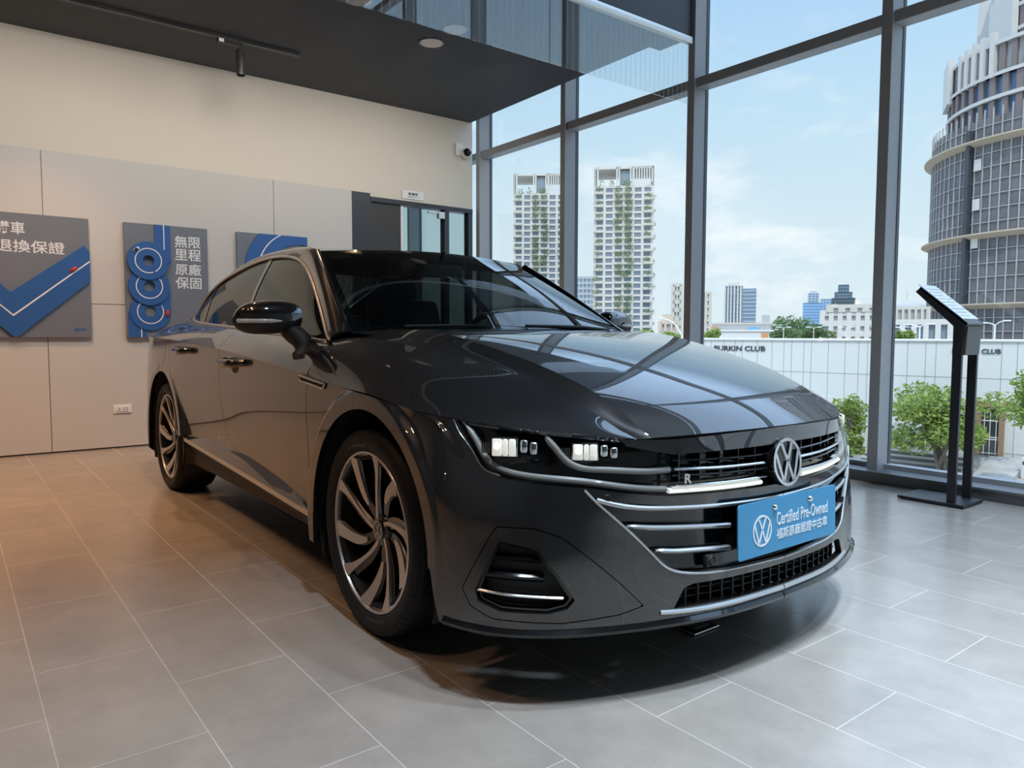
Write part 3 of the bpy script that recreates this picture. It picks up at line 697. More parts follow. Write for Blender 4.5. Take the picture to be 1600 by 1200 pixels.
S = clip(WRAP, mn(-3.623 - X, -OR_)); emit(join(S, mirror(S)), 'rear_bumper', PAINT, CAR, 0.02)
# black skin a little behind the panels, so gaps and intakes read dark
back = mn(np.minimum(1, -OF), -OR_, Z - 0.215)
S = offset(clip(WRAP, mn(back, 0.47 - X)), -0.022); emit(join(S, mirror(S)), 'inner_skin', MATTE, CAR)
S = offset(clip(WRAP, mn(X - 0.30, LGR + 0.012)), -0.030); emit(join(S, mirror(S)), 'lower_grille', GLOSS, CAR)
S = offset(clip(WRAP, mn(X - 0.30, INT + 0.012)), -0.045); emit(join(S, mirror(S)), 'lower_intake', MATTE, CAR)

# -------- helper: point on the wrap for a given (x, y, z) hint
GP = P.reshape(NV, NU, 3); GD = Q.reshape(NV, NU, 2); GN = WRAP.N.reshape(NV, NU, 3)
def on_wrap(pt):
    q = np.array(dpoly([pt])[0]); d = ((GD - q) ** 2 * np.array([0.6, 1])).sum(2); i, j = np.unravel_index(np.argmin(d), d.shape)
    i0 = min(max(i, 1), NV - 2); j0 = min(max(j, 1), NU - 2)
    Ju = (GD[i0, j0 + 1] - GD[i0, j0 - 1]) / 2; Jv = (GD[i0 + 1, j0] - GD[i0 - 1, j0]) / 2
    try: a, b = np.linalg.solve(np.array([Ju, Jv]).T, q - GD[i0, j0])
    except Exception: a = b = 0
    a, b = np.clip(a, -2, 2), np.clip(b, -2, 2)
    p = GP[i0, j0] + a * (GP[i0, j0 + 1] - GP[i0, j0 - 1]) / 2 + b * (GP[i0 + 1, j0] - GP[i0 - 1, j0]) / 2
    if q[0] <= 1e-3: p[1] = 0
    return p, GN[i0, j0]
def bar(pts, hgt, dep, lift, n=40, cham=0.35, taper=0.0):
    """moulding on the wrap through 3-D hints; section hgt x dep, standing lift proud of the surface"""
    C_ = curve([on_wrap(p)[0] for p in pts], n); Ns = np.array([on_wrap(p)[1] for p in C_]); V = []; F = []
    c = cham * min(hgt, dep)
    for i in range(n):
        t = C_[min(i + 1, n - 1)] - C_[max(i - 1, 0)]; t /= np.linalg.norm(t); nn = Ns[i] - t * (Ns[i] @ t); nn /= np.linalg.norm(nn); u = np.cross(t, nn)
        if u[2] < 0: u = -u
        s_ = i / (n - 1); k = 1.0
        if taper: k = min(1, 0.15 + s_ / taper) 
        h = hgt * k / 2
        for a, b in ((-h, lift - dep), (-h, lift - c), (-h + c, lift), (h - c, lift), (h, lift - c), (h, lift - dep)): V.append(C_[i] + u * a + nn * b)
    for i in range(n - 1):
        for j in range(6): F.append((i * 6 + j, i * 6 + (j + 1) % 6, (i + 1) * 6 + (j + 1) % 6, (i + 1) * 6 + j))
    F += [tuple(range(6))[::-1], tuple(range((n - 1) * 6, n * 6))]
    return np.array(V), F
def flipy(V, F): V = np.array(V, float).copy(); V[:, 1] *= -1; return V, [f[::-1] for f in F]
def both(name, VF, material, parents=None, smooth=35):
    V, F = VF
    for s_ in (0, 1):
        a, b = flipy(V, F) if s_ else (V, F)
        mb = MB(); mb.add(a, b); o = mb.build(name, material, parents[s_] if parents else CAR, auto=smooth)
        bm = bmesh.new(); bm.from_mesh(o.data); bmesh.ops.recalc_face_normals(bm, faces=bm.faces); bm.to_mesh(o.data); bm.free()
def emb(name, mb, material, parent, auto=35):
    o = mb.build(name, material, parent, auto=auto); bm = bmesh.new(); bm.from_mesh(o.data); bmesh.ops.recalc_face_normals(bm, faces=bm.faces); bm.to_mesh(o.data); bm.free(); return o

# -------- upper grille and its bars
zone_g = mn(BAND + 0.004, -STRIP, X - 0.30)
S = offset(clip(WRAP, mn(zone_g, 0.66 - PH)), -0.040)
GR = emit(join(S, mirror(S)), 'upper_grille', GLOSS, CAR)
gb = MB()
for z_ in (.640, .598):                                     # dark slats between the bright ones
    for s_ in (1, -1):
        V, F = bar([(.86, -.415, z_ + .004), (.905, -.25, z_ - .001), (.925, -.06, z_ - .003)], 0.007, 0.03, -0.006)
        gb.add(*(flipy(V, F) if s_ < 0 else (V, F)))
for yv in (-.40, -.33, -.26, -.19, -.12):
    for zz in (.645, .605):
        p, n_ = on_wrap((.90, yv, zz))
        for s_ in (1, -1): gb.box(p[0] - .045, p[0] - .010, s_ * yv - .0015, s_ * yv + .0015, zz - .020, zz + .016)
emb('grille_slats', gb, GLOSS, GR)
both('chrome_bar', bar([(.869, -.418, .620), (.905, -.25, .615), (.924, -.092, .613)], 0.0085, 0.02, 0.003), CHROME, [GR, GR])
both('chrome_bar', bar([(.869, -.430, .575), (.905, -.25, .573), (.924, -.085, .573)], 0.0065, 0.02, 0.004), CHROME, [GR, GR])
both('light_bar', bar([(.867, -.434, .562), (.905, -.25, .559), (.921, -.103, .558)], 0.0135, 0.02, 0.003), DRL_ON, [GR, GR])

# -------- headlights
zone_h = mn(BAND - 0.002, np.maximum(-STRIP - 0.002, PH - dpoly([(.775, -.57, 1)])[0][0]), PH - dpoly([(.866, -.432, 1)])[0][0], X - 0.28)
HL = []
for s_ in (0, 1):
    mm = (lambda s: mirror(s)) if s_ else (lambda s: s)
    h = emit(mm(offset(clip(WRAP, zone_h + 0.004), -0.050)), 'headlight', GLOSS, CAR); HL.append(h)
    emit(mm(offset(clip(WRAP, zone_h), -0.001)), 'lens', LENS, h)
both('light_tube', bar([(.500, -.914, .748), (.512, -.911, .735), (.549, -.900, .697), (.580, -.880, .658), (.610, -.860, .637), (.651, -.827, .623), (.712, -.759, .612), (.78, -.652, .598), (.811, -.589, .586), (.845, -.495, .571), (.867, -.438, .565)], 0.017, 0.02, -0.006, 70, 0.35, 0.06), DRL, HL)
both('light_tube', bar([(.701, -.772, .728), (.709, -.762, .716), (.727, -.739, .693), (.749, -.703, .656), (.765, -.678, .640), (.802, -.615, .629), (.847, -.488, .618), (.868, -.425, .618)], 0.016, 0.02, -0.008, 60, 0.35, 0.06), DRL, HL)
both('light_edge', bar([(.470, -.912, .750), (.495, -.914, .720), (.545, -.895, .672), (.585, -.872, .628), (.63, -.845, .612)], 0.004, 0.01, 0.0005, 40), CHROME, HL)
CRYST = mat('lamp_crystal', (0.80, 0.80, 0.74), 0.12, 0.2, emit=(1.0, 0.97, 0.86), estr=0.42)
def lamp_module(x, y, z, yawd, w_, h_):
    Mx = Matrix.Translation((x, y, z)) @ Matrix.Rotation(math.radians(yawd), 4, 'Z')
    r = MB(); r.rbox(-0.03, 0.000, -w_ / 2 - .004, w_ / 2 + .004, -h_ / 2 - .003, h_ / 2 + .003, 0.004, 2, Mx)
    r.rbox(-0.03, -.004, w_ / 2 + .008, w_ / 2 + .030, -h_ / 2 + 0.006, h_ / 2 - 0.002, 0.008, 3, Mx); r.rbox(-0.03, -.006, w_ / 2 + .034, w_ / 2 + .056, -h_ / 2 + 0.002, h_ / 2 - 0.008, 0.008, 3, Mx)
    c = MB()
    for a0, b0 in ((-w_ / 2, -w_ / 2 + .026), (-w_ / 2 + .029, -w_ / 2 + .042), (-w_ / 2 + .045, w_ / 2)): c.rbox(0.0, 0.010, a0, b0, -h_ / 2, h_ / 2, 0.004, 2, Mx)
    l = MB(); l.lathe([(0, .004), (.006, .003), (.0085, 0), (0, 0)], 20, Mx @ Matrix.Translation((.010, -w_ / 2 + .014, .004)) @ Matrix.Rotation(PI / 2, 4, 'Y'))
    k = MB()
    for q in range(5): k.box(-.006, 0.004, -w_ / 2 - .030 + q * .005, -w_ / 2 - .028 + q * .005, -h_ / 2 + .006, h_ / 2 - .010, Mx)
    return r, c, l, k
for (x, y, z, yw, w_, h_) in ((.615, -.805, .685, -48, .064, .046), (.752, -.640, .674, -40, .064, .042)):
    r, c, l, k = lamp_module(x, y, z, yw, w_, h_)
    for nm, m_, mt in (('reflector', r, REFL), ('lamp_crystal', c, CRYST), ('led_lamp', l, LED), ('lamp_fins', k, CHROME)):
        for s_ in (0, 1):
            a, b = flipy(m_.v, m_.f) if s_ else (m_.v, m_.f)
            q = MB(); q.add(a, b); emb(nm, q, mt, HL[s_])
# -------- lower grille chrome, intake details, lip
both('chrome_bar', bar([(.790, -.632, .551), (.811, -.588, .537), (.873, -.404, .514), (.915, -.18, .507), (.93, -.002, .505)], 0.013, 0.022, 0.004), SATIN)
both('chrome_bar', bar([(.824, -.553, .478), (.833, -.530, .473), (.862, -.44, .462), (.910, -.223, .446)], 0.014, 0.022, -0.001, 40, 0.35, 0.1), SATIN)
both('chrome_bar', bar([(.853, -.473, .405), (.860, -.455, .401), (.885, -.36, .392), (.910, -.226, .384)], 0.014, 0.022, -0.001, 40, 0.35, 0.12), SATIN)
both('chrome_frame', bar([(.775, -.662, .578), (.788, -.640, .552), (.812, -.590, .503), (.851, -.484, .398), (.867, -.435, .353), (.879, -.385, .336), (.913, -.191, .325), (.93, -.002, .321)], 0.006, 0.012, 0.003, 70), SATIN)
both('lip_trim', bar([(.870, -.47, .236), (.886, -.425, .232), (.915, -.25, .229), (.935, -.002, .228)], 0.016, 0.014, 0.005, 40), SATIN)
both('splitter', bar([(.50, -.921, .206), (.60, -.885, .200), (.743, -.755, .197), (.831, -.589, .196), (.885, -.42, .197), (.922, -.22, .199), (.935, -.002, .200)], 0.026, 0.05, 0.012, 60), GLOSS)
it = MB()
for k in range(-9, 10):
    y = k * .042; p, n_ = on_wrap((.9, -abs(y), .272)); it.box(p[0] - .045, p[0] - .02, y - .003, y + .003, .235, .31)
for z_ in (.262, .284):
    for s_ in (1, -1):
        V, F = bar([(.888, -.42, z_), (.915, -.22, z_), (.93, -.002, z_)], 0.004, 0.02, -0.024); it.add(*(flipy(V, F) if s_ < 0 else (V, F)))
emb('intake_mesh', it, MATTE, bpy.data.objects['lower_intake'])
for s_ in (0, 1):
    mm = (lambda s: mirror(s)) if s_ else (lambda s: s)
    o = emit(mm(offset(clip(WRAP, INNER + 0.008), -0.045)), 'side_intake', MATTE, CAR)
    S_ = mm(clip(WRAP, mn(INNER + 0.006, 0.010 - INNER))); emit(offset(S_, -0.012), 'intake_frame', GLOSS, o, 0.03)
    for nm, pts, hh, mt, lf in (('chrome_strip', [(.606, -.886, .312), (.67, -.842, .306), (.72, -.781, .301), (.762, -.720, .296)], .009, CHROME, -.004), ('intake_slat', [(.618, -.88, .352), (.68, -.83, .350), (.735, -.76, .346)], .02, GLOSS, -.02), ('intake_slat', [(.632, -.872, .400), (.68, -.83, .398), (.73, -.768, .392)], .012, GLOSS, -.02)):
        V, F = bar(pts, hh, .02, lf, 30); V, F = flipy(V, F) if s_ else (V, F); emb(nm, MB().add(V, F), mt, o)
# radar sensor square and parking sensors
ps = MB(); p, n_ = on_wrap((.896, -.300, .355)); ps.rbox(p[0] - .02, p[0] - .002, -.322, -.282, .338, .374, .004)
Mx = Matrix.Translation((p[0] - .002, -.302, .356)) @ Matrix.Rotation(PI / 2, 4, 'Y'); ps.lathe([(0, 0.002), (.008, .003), (.011, .0), (.013, .003), (.015, 0)], 20, Mx)
emb('radar_sensor', ps, MATTE, CAR)
for pt in ((.485, -.93, .60), (.80, -.60, .555)):
    p, n_ = on_wrap(pt)
    for s_ in (1, -1):
        q = Vector((p[0], p[1] * s_, p[2])); nn = Vector((n_[0], n_[1] * s_, n_[2]))
        emb('parking_sensor', MB().lathe([(0, .0012), (.0085, .0012), (.0095, 0), (.0105, -.002)], 20, Matrix.Translation(q) @ nn.to_track_quat('Z', 'Y').to_matrix().to_4x4()), PAINT, CAR)

# -------- emblem on the nose
def vw_mark(mb, R, t0, t1, Mx, bw=None):
    """round badge: ring, V above W"""
    bw = bw or R * 0.13; ring = [(R, t0), (R, t1), (R - bw * .9, t1), (R - bw * .9, t0)]; mb.lathe(ring, 56, Mx, closed=True)
    def stroke(a, b, w_):
        a, b = Vector(a), Vector(b); d_ = (b - a).normalized(); n_ = Vector((-d_.y, d_.x)) * w_ / 2
        mb.prism([tuple(a + n_), tuple(b + n_), tuple(b - n_), tuple(a - n_)][::-1], t0, t1, 'z', Mx)
    k = R
    for s_ in (1, -1):
        stroke((s_ * .40 * k, .86 * k), (s_ * .03 * k, .10 * k), bw)
        stroke((s_ * .80 * k, .44 * k), (s_ * .36 * k, -.80 * k), bw)
        stroke((s_ * .36 * k, -.82 * k), (s_ * .015 * k, .02 * k), bw)
ec = Vector((.928, 0, .607)); EM = Matrix.Translation(ec) @ Matrix.Rotation(math.radians(-6), 4, 'Y') @ Matrix(((0, 0, 1, 0), (1, 0, 0, 0), (0, 1, 0, 0), (0, 0, 0, 1)))
e_ = emb('emblem', MB().lathe([(0, .012), (.060, .012), (.070, .008), (.074, -.03), (0, -.03)], 56, EM), GLOSS, CAR)
mk = MB(); vw_mark(mk, .0715, .010, .018, EM, .0105); emb('emblem_mark', mk, CHROME, e_)
# R letter badge on the grille slat
rb = MB(); V, F = text_mesh('R', 0.036, 0.002, 0.0012); p, n_ = on_wrap((.875, -.385, .594)); RM = Matrix.Translation((p[0] + .006, -.398, .583)) @ Matrix.Rotation(math.radians(-18), 4, 'Z') @ Matrix(((0, 0, 1, 0), (1, 0, 0, 0), (0, 1, 0, 0), (0, 0, 0, 1)))
rb.add(V, F, RM); emb('letter_badge', rb, CHROME, GR)

# -------- number plate
PL = Matrix.Translation((.958, 0, .434)) @ Matrix.Rotation(math.radians(-1.4), 4, 'Y') @ Matrix(((0, 0, 1, 0), (1, 0, 0, 0), (0, 1, 0, 0), (0, 0, 0, 1)))
def rrect(w_, h_, r, n=6):
    out = []
    for cx, cy, a0 in ((w_ / 2 - r, h_ / 2 - r, 0), (-w_ / 2 + r, h_ / 2 - r, 90), (-w_ / 2 + r, -h_ / 2 + r, 180), (w_ / 2 - r, -h_ / 2 + r, 270)):
        out += [(cx + r * math.cos(math.radians(a0 + 90 * i / n)), cy + r * math.sin(math.radians(a0 + 90 * i / n))) for i in range(n + 1)]
    return out
pl = emb('number_plate', MB().prism(rrect(.505, .157, .012), -.004, 0, 'z', PL), PLATE, CAR)
mk = MB(); vw_mark(mk, .0455, .0, .0012, PL @ Matrix.Translation((-.140, -.0085, 0)), .0062); emb('plate_emblem', mk, PWHITE, pl)
t = MB(); t.add(*fit_text('Certified Pre-Owned', -.070, .205, -.004, .034, .0006, .006), PL @ Matrix.Translation((0, 0, .0006))); t.add(*fit_text('福斯原廠認證中古車', -.068, .203, -.046, -.014, .0006, .006), PL @ Matrix.Translation((0, 0, .0006))); emb('plate_lettering', t, PWHITE, pl)
for y in (-.080, .105):
    emb('plate_screw', MB().lathe([(0, .008), (.006, .007), (.0095, .002), (.0095, 0), (0, 0)], 16, PL @ Matrix.Translation((y, .052, 0))), CHROME, pl)
emb('plate_bracket', MB().rbox(-.20, .20, -.06, .06, -.03, -.004, .004, 2, PL), MATTE, CAR)
# -------- hood
hc = [(-.35, 0, 1.008), (-.05, 0, .999), (.22, 0, .962), (.50, 0, .898), (.68, 0, .842), (.82, 0, .784), (.89, 0, .744), (.928, 0, .717)]
ha = [(-.40, .615, 1.006), (-.086, .584, .993), (.161, .556, .951), (.435, .525, .887), (.603, .506, .834), (.732, .491, .775), (.793, .484, .735), (.838, .476, .708)]
hb = [(-.462, .795, .968), (-.20, .742, .966), (.05, .686, .927), (.336, .620, .879), (.52, .580, .832), (.66, .548, .778), (.745, .528, .735), (.815, .512, .706)]
he = [(-.462, .916, .836), (-.20, .918, .807), (.05, .917, .794), (.29, .906, .766), (.445, .872, .755), (.60, .780, .736), (.722, .66, .722), (.80, .545, .7075)]
hm = [(-.462, .872, .918), (-.20, .853, .905), (.05, .832, .877), (.32, .788, .836), (.483, .738, .802), (.635, .670, .764), (.735, .598, .731), (.8075, .5285, .7068)]
neg = lambda L_: [(x, -y, z) for x, y, z in L_]
mid = lambda A, B, k, dz: [((a[0] * (1 - k) + b[0] * k), (a[1] * (1 - k) + b[1] * k), (a[2] * (1 - k) + b[2] * k) + dz * (1 - (i / 7.0) ** 2 * 0.7)) for i, (a, b) in enumerate(zip(A, B))]
par = lambda k: [((c[0] + (a[0] - c[0]) * k * k), a[1] * k, c[2] + (a[2] - c[2]) * k * k) for c, a in zip(hc, ha)]
hq = par(.4); hq2 = par(.75); hab = mid(ha, hb, .5, -.006)
top_ = grid([neg(ha), neg(hq2), neg(hq), hc, hq, hq2, ha], 140, 120, flip=False)
val = grid([neg(hb), neg(hab), neg(ha)], 140, 24); flank = grid([neg(he), neg(hm), neg(hb)], 140, 50)
def up(S):                       # make sure normals look outwards/up
    s = np.sign(S.N[:, 2].sum()) or 1
    return S if s > 0 else Surf(S.P, -S.N, [f[::-1] for f in S.F])
top_, val, flank = up(top_), up(val), up(flank)
emit(join(top_, val, flank, mirror(val), mirror(flank)), 'hood', PAINT, CAR, 0.014)

# -------- shoulders between tornado line and window base
r1 = [(-.44, .832, .953), (-.80, .822, .974), (-1.2, .813, .993), (-1.6, .805, 1.012), (-2.2, .79, 1.038), (-2.5, .77, 1.050), (-2.93, .705, 1.077), (-3.2, .66, 1.083), (-3.5, .62, 1.068), (-3.70, .585, 1.035)]
r0 = [(-.47, .9165, .836), (-.80, .917, .859), (-1.2, .9175, .886), (-1.6, .920, .911), (-2.2, .926, .939), (-2.5, .927, .950), (-2.90, .919, .960), (-3.2, .905, .966), (-3.5, .865, .969), (-3.715, .782, .971)]
rm = [((a[0] + b[0]) / 2, (a[1] + b[1]) / 2 + .004, (a[2] + b[2]) / 2 + .010) for a, b in zip(r0, r1)]
SH = grid([neg(r0), neg(rm), neg(r1)], 420, 40)
if SH.N[:, 1].sum() > 0: SH = Surf(SH.P, -SH.N, [f[::-1] for f in SH.F])
sx, sz = SH.P[:, 0], SH.P[:, 2]
for s_ in (0, 1):
    mm = (lambda s: mirror(s)) if s_ else (lambda s: s)
    emit(mm(clip(SH, sx - door_front(sz) - g)), 'fender_shoulder', PAINT, CAR, 0.012)
    emit(mm(clip(SH, mn(door_front(sz) - sx - g, sx - door_mid(sz) - g))), 'front_door_shoulder', PAINT, CAR, 0.012)
    emit(mm(clip(SH, mn(door_mid(sz) - sx - g, sx - door_rear(sz) - g))), 'rear_door_shoulder', PAINT, CAR, 0.012)
    emit(mm(clip(SH, door_rear(sz) - sx - g)), 'quarter_shoulder', PAINT, CAR, 0.012)

# -------- greenhouse
base = [(-.445, .832, .953), (-.80, .822, .974), (-1.1, .815, .988), (-1.4, .81, 1.003), (-1.7, .803, 1.017), (-2.0, .796, 1.03), (-2.35, .782, 1.045), (-2.70, .745, 1.063), (-2.92, .708, 1.077)]
topl = [(-.485, .822, .962), (-.807, .727, 1.129), (-1.05, .662, 1.246), (-1.30, .610, 1.338), (-1.58, .588, 1.384), (-1.96, .583, 1.392), (-2.36, .606, 1.348), (-2.75, .66, 1.225), (-2.935, .692, 1.092)]
rail = [(-.455, .745, 1.000), (-.70, .685, 1.142), (-.92, .637, 1.268), (-1.115, .600, 1.372), (-1.50, .548, 1.425), (-1.95, .535, 1.434), (-2.36, .545, 1.394), (-2.85, .560, 1.285), (-3.20, .560, 1.178), (-3.45, .565, 1.100), (-3.70, .555, 1.038)]
topx = topl + [(-3.28, .64, 1.092), (-3.70, .585, 1.036)]
midg = [((a[0] + b[0]) / 2, (a[1] + b[1]) / 2 + .012, (a[2] + b[2]) / 2 + .002) for a, b in zip(base, topl)]
GLS = grid([neg(base), neg(midg), neg(topl)], 320, 40)
if GLS.N[:, 1].sum() > 0: GLS = Surf(GLS.P, -GLS.N, [f[::-1] for f in GLS.F])
midr = [((a[0] + b[0]) / 2, (a[1] + b[1]) / 2 + .012, (a[2] + b[2]) / 2 + .010) if i < 7 else ((a[0] + b[0]) / 2, (a[1] + b[1]) / 2 + .002, (a[2] + b[2]) / 2 + .002) for i, (a, b) in enumerate(zip(topx, rail))]
def outw(S): return Surf(S.P, -S.N, [f[::-1] for f in S.F]) if S.N[:, 1].sum() > 0 else S
RAIL = join(outw(grid([neg(topx)[:9], neg(midr)[:9], neg(rail)[:9]], 280, 20)), outw(grid([neg(topx)[8:], neg(midr)[8:], neg(rail)[8:]], 40, 20)))
gx, gz = GLS.P[:, 0], GLS.P[:, 2]
rx = RAIL.P[:, 0]
qtr = lambda z: np.interp(z, [1.0, 1.3], [-2.40, -2.62])
DLO = np.vstack([curve(neg(base), 80), curve(neg(topl), 120)[::-1]])
for s_ in (0, 1):
    mm = (lambda s: mirror(s)) if s_ else (lambda s: s)
    emit(mm(RAIL), 'roof_rail', PAINT, CAR, 0.012)
    emit(mm(offset(clip(GLS, gx - door_mid(gz) - .022), -.006)), 'front_side_window', SGLASS, CAR)
    emit(mm(offset(clip(GLS, mn(door_mid(gz) - gx - .022, gx - qtr(gz) - .01)), -.006)), 'rear_side_window', SGLASS, CAR)
    emit(mm(offset(clip(GLS, qtr(gz) - gx - .01), -.006)), 'quarter_window', SGLASS, CAR)
    for fld in (mn(.023 - (door_mid(gz) - gx), .023 + (door_mid(gz) - gx)), mn(.012 - (qtr(gz) - gx), .012 + (qtr(gz) - gx))):
        emit(mm(offset(clip(GLS, fld), -.003)), 'window_pillar', GLOSS, CAR, .01)
    pts = [(p[0], p[1] * (-1 if s_ else 1), p[2]) for p in DLO]
    mb = MB(); mb.tube([Vector(p) + Vector((0, (-.002 if not s_ else .002), 0)) for p in pts], .0085, 8, closed=True); emb('window_chrome', mb, SATIN, CAR, 60)
# roof, rear window, boot lid from one skin
rc = [(-1.03, 1.398), (-1.42, 1.442), (-1.92, 1.456), (-2.36, 1.418), (-2.85, 1.322), (-3.20, 1.212), (-3.45, 1.126), (-3.70, 1.052)]
rr_ = rail[3:]
def lerp(k): return [((r[0] * k + c[0] * (1 - k)), r[1] * k, r[2] * k + c[1] * (1 - k) + (c[1] - r[2]) * (k * (1 - k)) * 0.9) for r, c in zip(rr_, rc)]
RF = up(grid([neg(lerp(1)), neg(lerp(.75)), neg(lerp(.4)), [(c[0], 0, c[1]) for c in rc], lerp(.4), lerp(.75), lerp(1)], 200, 90))
fx, fy = RF.P[:, 0], np.abs(RF.P[:, 1])
rw = mn(-2.50 - fx, fx + 3.38, .50 - fy)
emit(clip(RF, mn(fx + 3.40, -rw - .004)), 'roof', PAINT, CAR, .01)
emit(clip(RF, rw), 'rear_window', SGLASS, CAR)
deck = up(grid([[(-3.685, y, z) for y, z in ((-.785, .972), (-.585, 1.036), (-.3, 1.050), (0, 1.053), (.3, 1.050), (.585, 1.036), (.785, .972))], [(x, y, z) for x, y, z in ((-3.745, -.745, .970), (-3.79, -.56, 1.008), (-3.81, -.3, 1.024), (-3.815, 0, 1.028), (-3.81, .3, 1.024), (-3.79, .56, 1.008), (-3.745, .745, .970))], [(x, y, .966) for x, y in ((-3.79, -.69), (-3.86, -.53), (-3.90, -.28), (-3.918, 0), (-3.90, .28), (-3.86, .53), (-3.79, .69))]], 60, 16))
TAIL = mat('tail_red', (.16, .008, .010), .15, 0, .5, .6)
for s_ in (0, 1): emit((mirror if s_ else (lambda s: s))(offset(clip(WRAP, mn(-3.58 - X, Z - .815, .905 - Z, -P[:, 1] - .40)), .003)), 'tail_light', TAIL, CAR, .01)
emit(join(clip(RF, -3.404 - fx), deck), 'boot_lid', PAINT, CAR, .01)
# windscreen, pillars and cowl
wb = [(-.462, -.738, 1.000), (-.415, -.45, 1.008), (-.375, 0, 1.012), (-.415, .45, 1.008), (-.462, .738, 1.000)]
wt = [(-1.112, -.597, 1.371), (-1.062, -.36, 1.388), (-1.03, 0, 1.397), (-1.062, .36, 1.388), (-1.112, .597, 1.371)]
wm = [((a[0] + b[0]) / 2 + .012, (a[1] + b[1]) / 2 * 1.0, (a[2] + b[2]) / 2 + .022 + .006 * (i == 2)) for i, (a, b) in enumerate(zip(wb, wt))]
wm[0] = (-.79, -.672, 1.192); wm[4] = (-.79, .672, 1.192)
WS = up(grid([wb, wm, wt], 120, 60))
emit(WS, 'windscreen', WGLASS, CAR)
e = MB()
fr = np.array(wb); ed = np.vstack([curve(wb, 30), curve([wb[4], wm[4], wt[4]], 30)[1:], curve(wt[::-1], 30)[1:], curve([wt[0], wm[0], wb[0]], 30)[1:-1]])
uu = WS.P; ins = []
band_ = np.min(np.stack([np.linalg.norm(uu - q, axis=1) for q in ed]), axis=0)
emit(offset(clip(WS, .032 - band_), -.004), 'windscreen_border', GLOSS, CAR)
for s_ in (1, -1):
    mb = MB(); mb.tube([(p[0], p[1] * s_, p[2] + .002) for p in curve([(-.47, -.752, .992), (-.79, -.680, 1.190), (-1.10, -.606, 1.368)], 24)], .010, 8); emb('pillar_trim', mb, GLOSS, CAR, 60)
cw = MB(); 
cwg = up(grid([[(-.33, y, .985) for y in (-.60, -.4, 0, .4, .60)], [(-.47, y, .998) for y in (-.66, -.4, 0, .4, .66)]], 20, 4)); emit(cwg, 'cowl', MATTE, CAR)
def wiper(pts):
    mb = MB(); mb.tube(pts, [.010, .009, .007, .006, .005][:len(pts)], 8); emb('wiper', mb, MATTE, CAR, 60)
wiper([(-.385, .06, 1.010), (-.405, -.10, 1.022), (-.418, -.30, 1.022), (-.440, -.52, 1.018)]); wiper([(-.40, .58, 1.006), (-.415, .42, 1.020), (-.40, .24, 1.024), (-.390, .06, 1.025)])

# -------- sills, sill chrome
xs_ = np.linspace(-2.38, -.42, 60); sl = MB(); V = []; 
zc = interp([-.42, -.471, -1.3, -2.339, -2.38], [.300, .304, .336, .372, .374])
prof = []
for x in xs_:
    zt, zb = float(sill_top(x)), float(zc(x)); y0 = .893
    prof.append([(x, y0 - .006, zt + .01), (x, y0, zt), (x, y0 + .012, (zt + zb) / 2 + .008), (x, .914, zb + .010), (x, .914, zb - .012), (x, .900, zb - .024), (x, .880, zb - .050), (x, .74, zb - .075)])
prof = np.array(prof)                                  # n, 8, 3
for s_ in (1, -1):
    for nm, a, b, mt in (('sill', 0, 3, PAINT), ('sill_trim', 3, 4, SATIN), ('sill_cover', 4, 7, MATTE)):
        D = prof[:, a:b + 1].copy(); D[..., 1] *= -s_; n_, k = D.shape[:2]; mb = MB(); mb.add(D.reshape(-1, 3), [(i * k + j, i * k + j + 1, (i + 1) * k + j + 1, (i + 1) * k + j) for i in range(n_ - 1) for j in range(k - 1)]); emb(nm, mb, mt, CAR, 50)
# -------- fender vent trim, handles
for s_ in (1, -1):
    zt = lambda x: float(np.interp(x, [-.60, -.46, -.18], [.838, .826, .790]))
    mb = MB(); xs2 = np.linspace(-.548, -.295, 14); loop_ = [(x, -s_ * (.9185 + .004), np.interp(x, [-.56, -.25], [.822, .796]) + .009) for x in xs2] + [(x, -s_ * (.9165 + .004), np.interp(x, [-.56, -.25], [.822, .796]) - .010) for x in xs2[::-1][1:-1]]
    mb.tube(loop_, .0045, 8, closed=True); vt = emb('fender_vent', mb, SATIN, CAR, 60)
    mb = MB(); mb.add([(x, y - s_ * -.004, z) for x, y, z in loop_], [tuple(range(len(loop_)))]); emb('vent_mesh', mb, MATTE, vt)
    for xh, zh in ((-1.355, .852), (-2.25, .892)):
        mb = MB(); yb = -.918 * s_
        pts = curve([(xh + .130, yb * 0.995, zh + .002), (xh + .095, yb * 1.038, zh), (xh, yb * 1.050, zh - .002), (xh - .095, yb * 1.040, zh + .002), (xh - .130, yb * 0.998, zh + .008)], 20)
        mb.tube(pts, [.015 + .006 * math.sin(PI * i / 19) for i in range(20)], 12); hd = emb('door_handle', mb, GLOSS, CAR, 60)
        mb = MB(); mb.tube([(p[0], p[1] - .004 * s_, p[2] + .014) for p in pts[3:-3]], .0035, 8); emb('handle_chrome', mb, CHROME, hd, 60)
        mb = MB(); mb.lathe([(0, .003), (.045, .002), (.055, -.001)], 28, Matrix.Translation((xh - .0, -.9165 * s_, zh - .018)) @ Matrix.Rotation(PI / 2 * s_, 4, 'X') @ Matrix.Diagonal((1.2, .62, 1, 1))); emb('handle_recess', mb, MATTE, hd, 60)

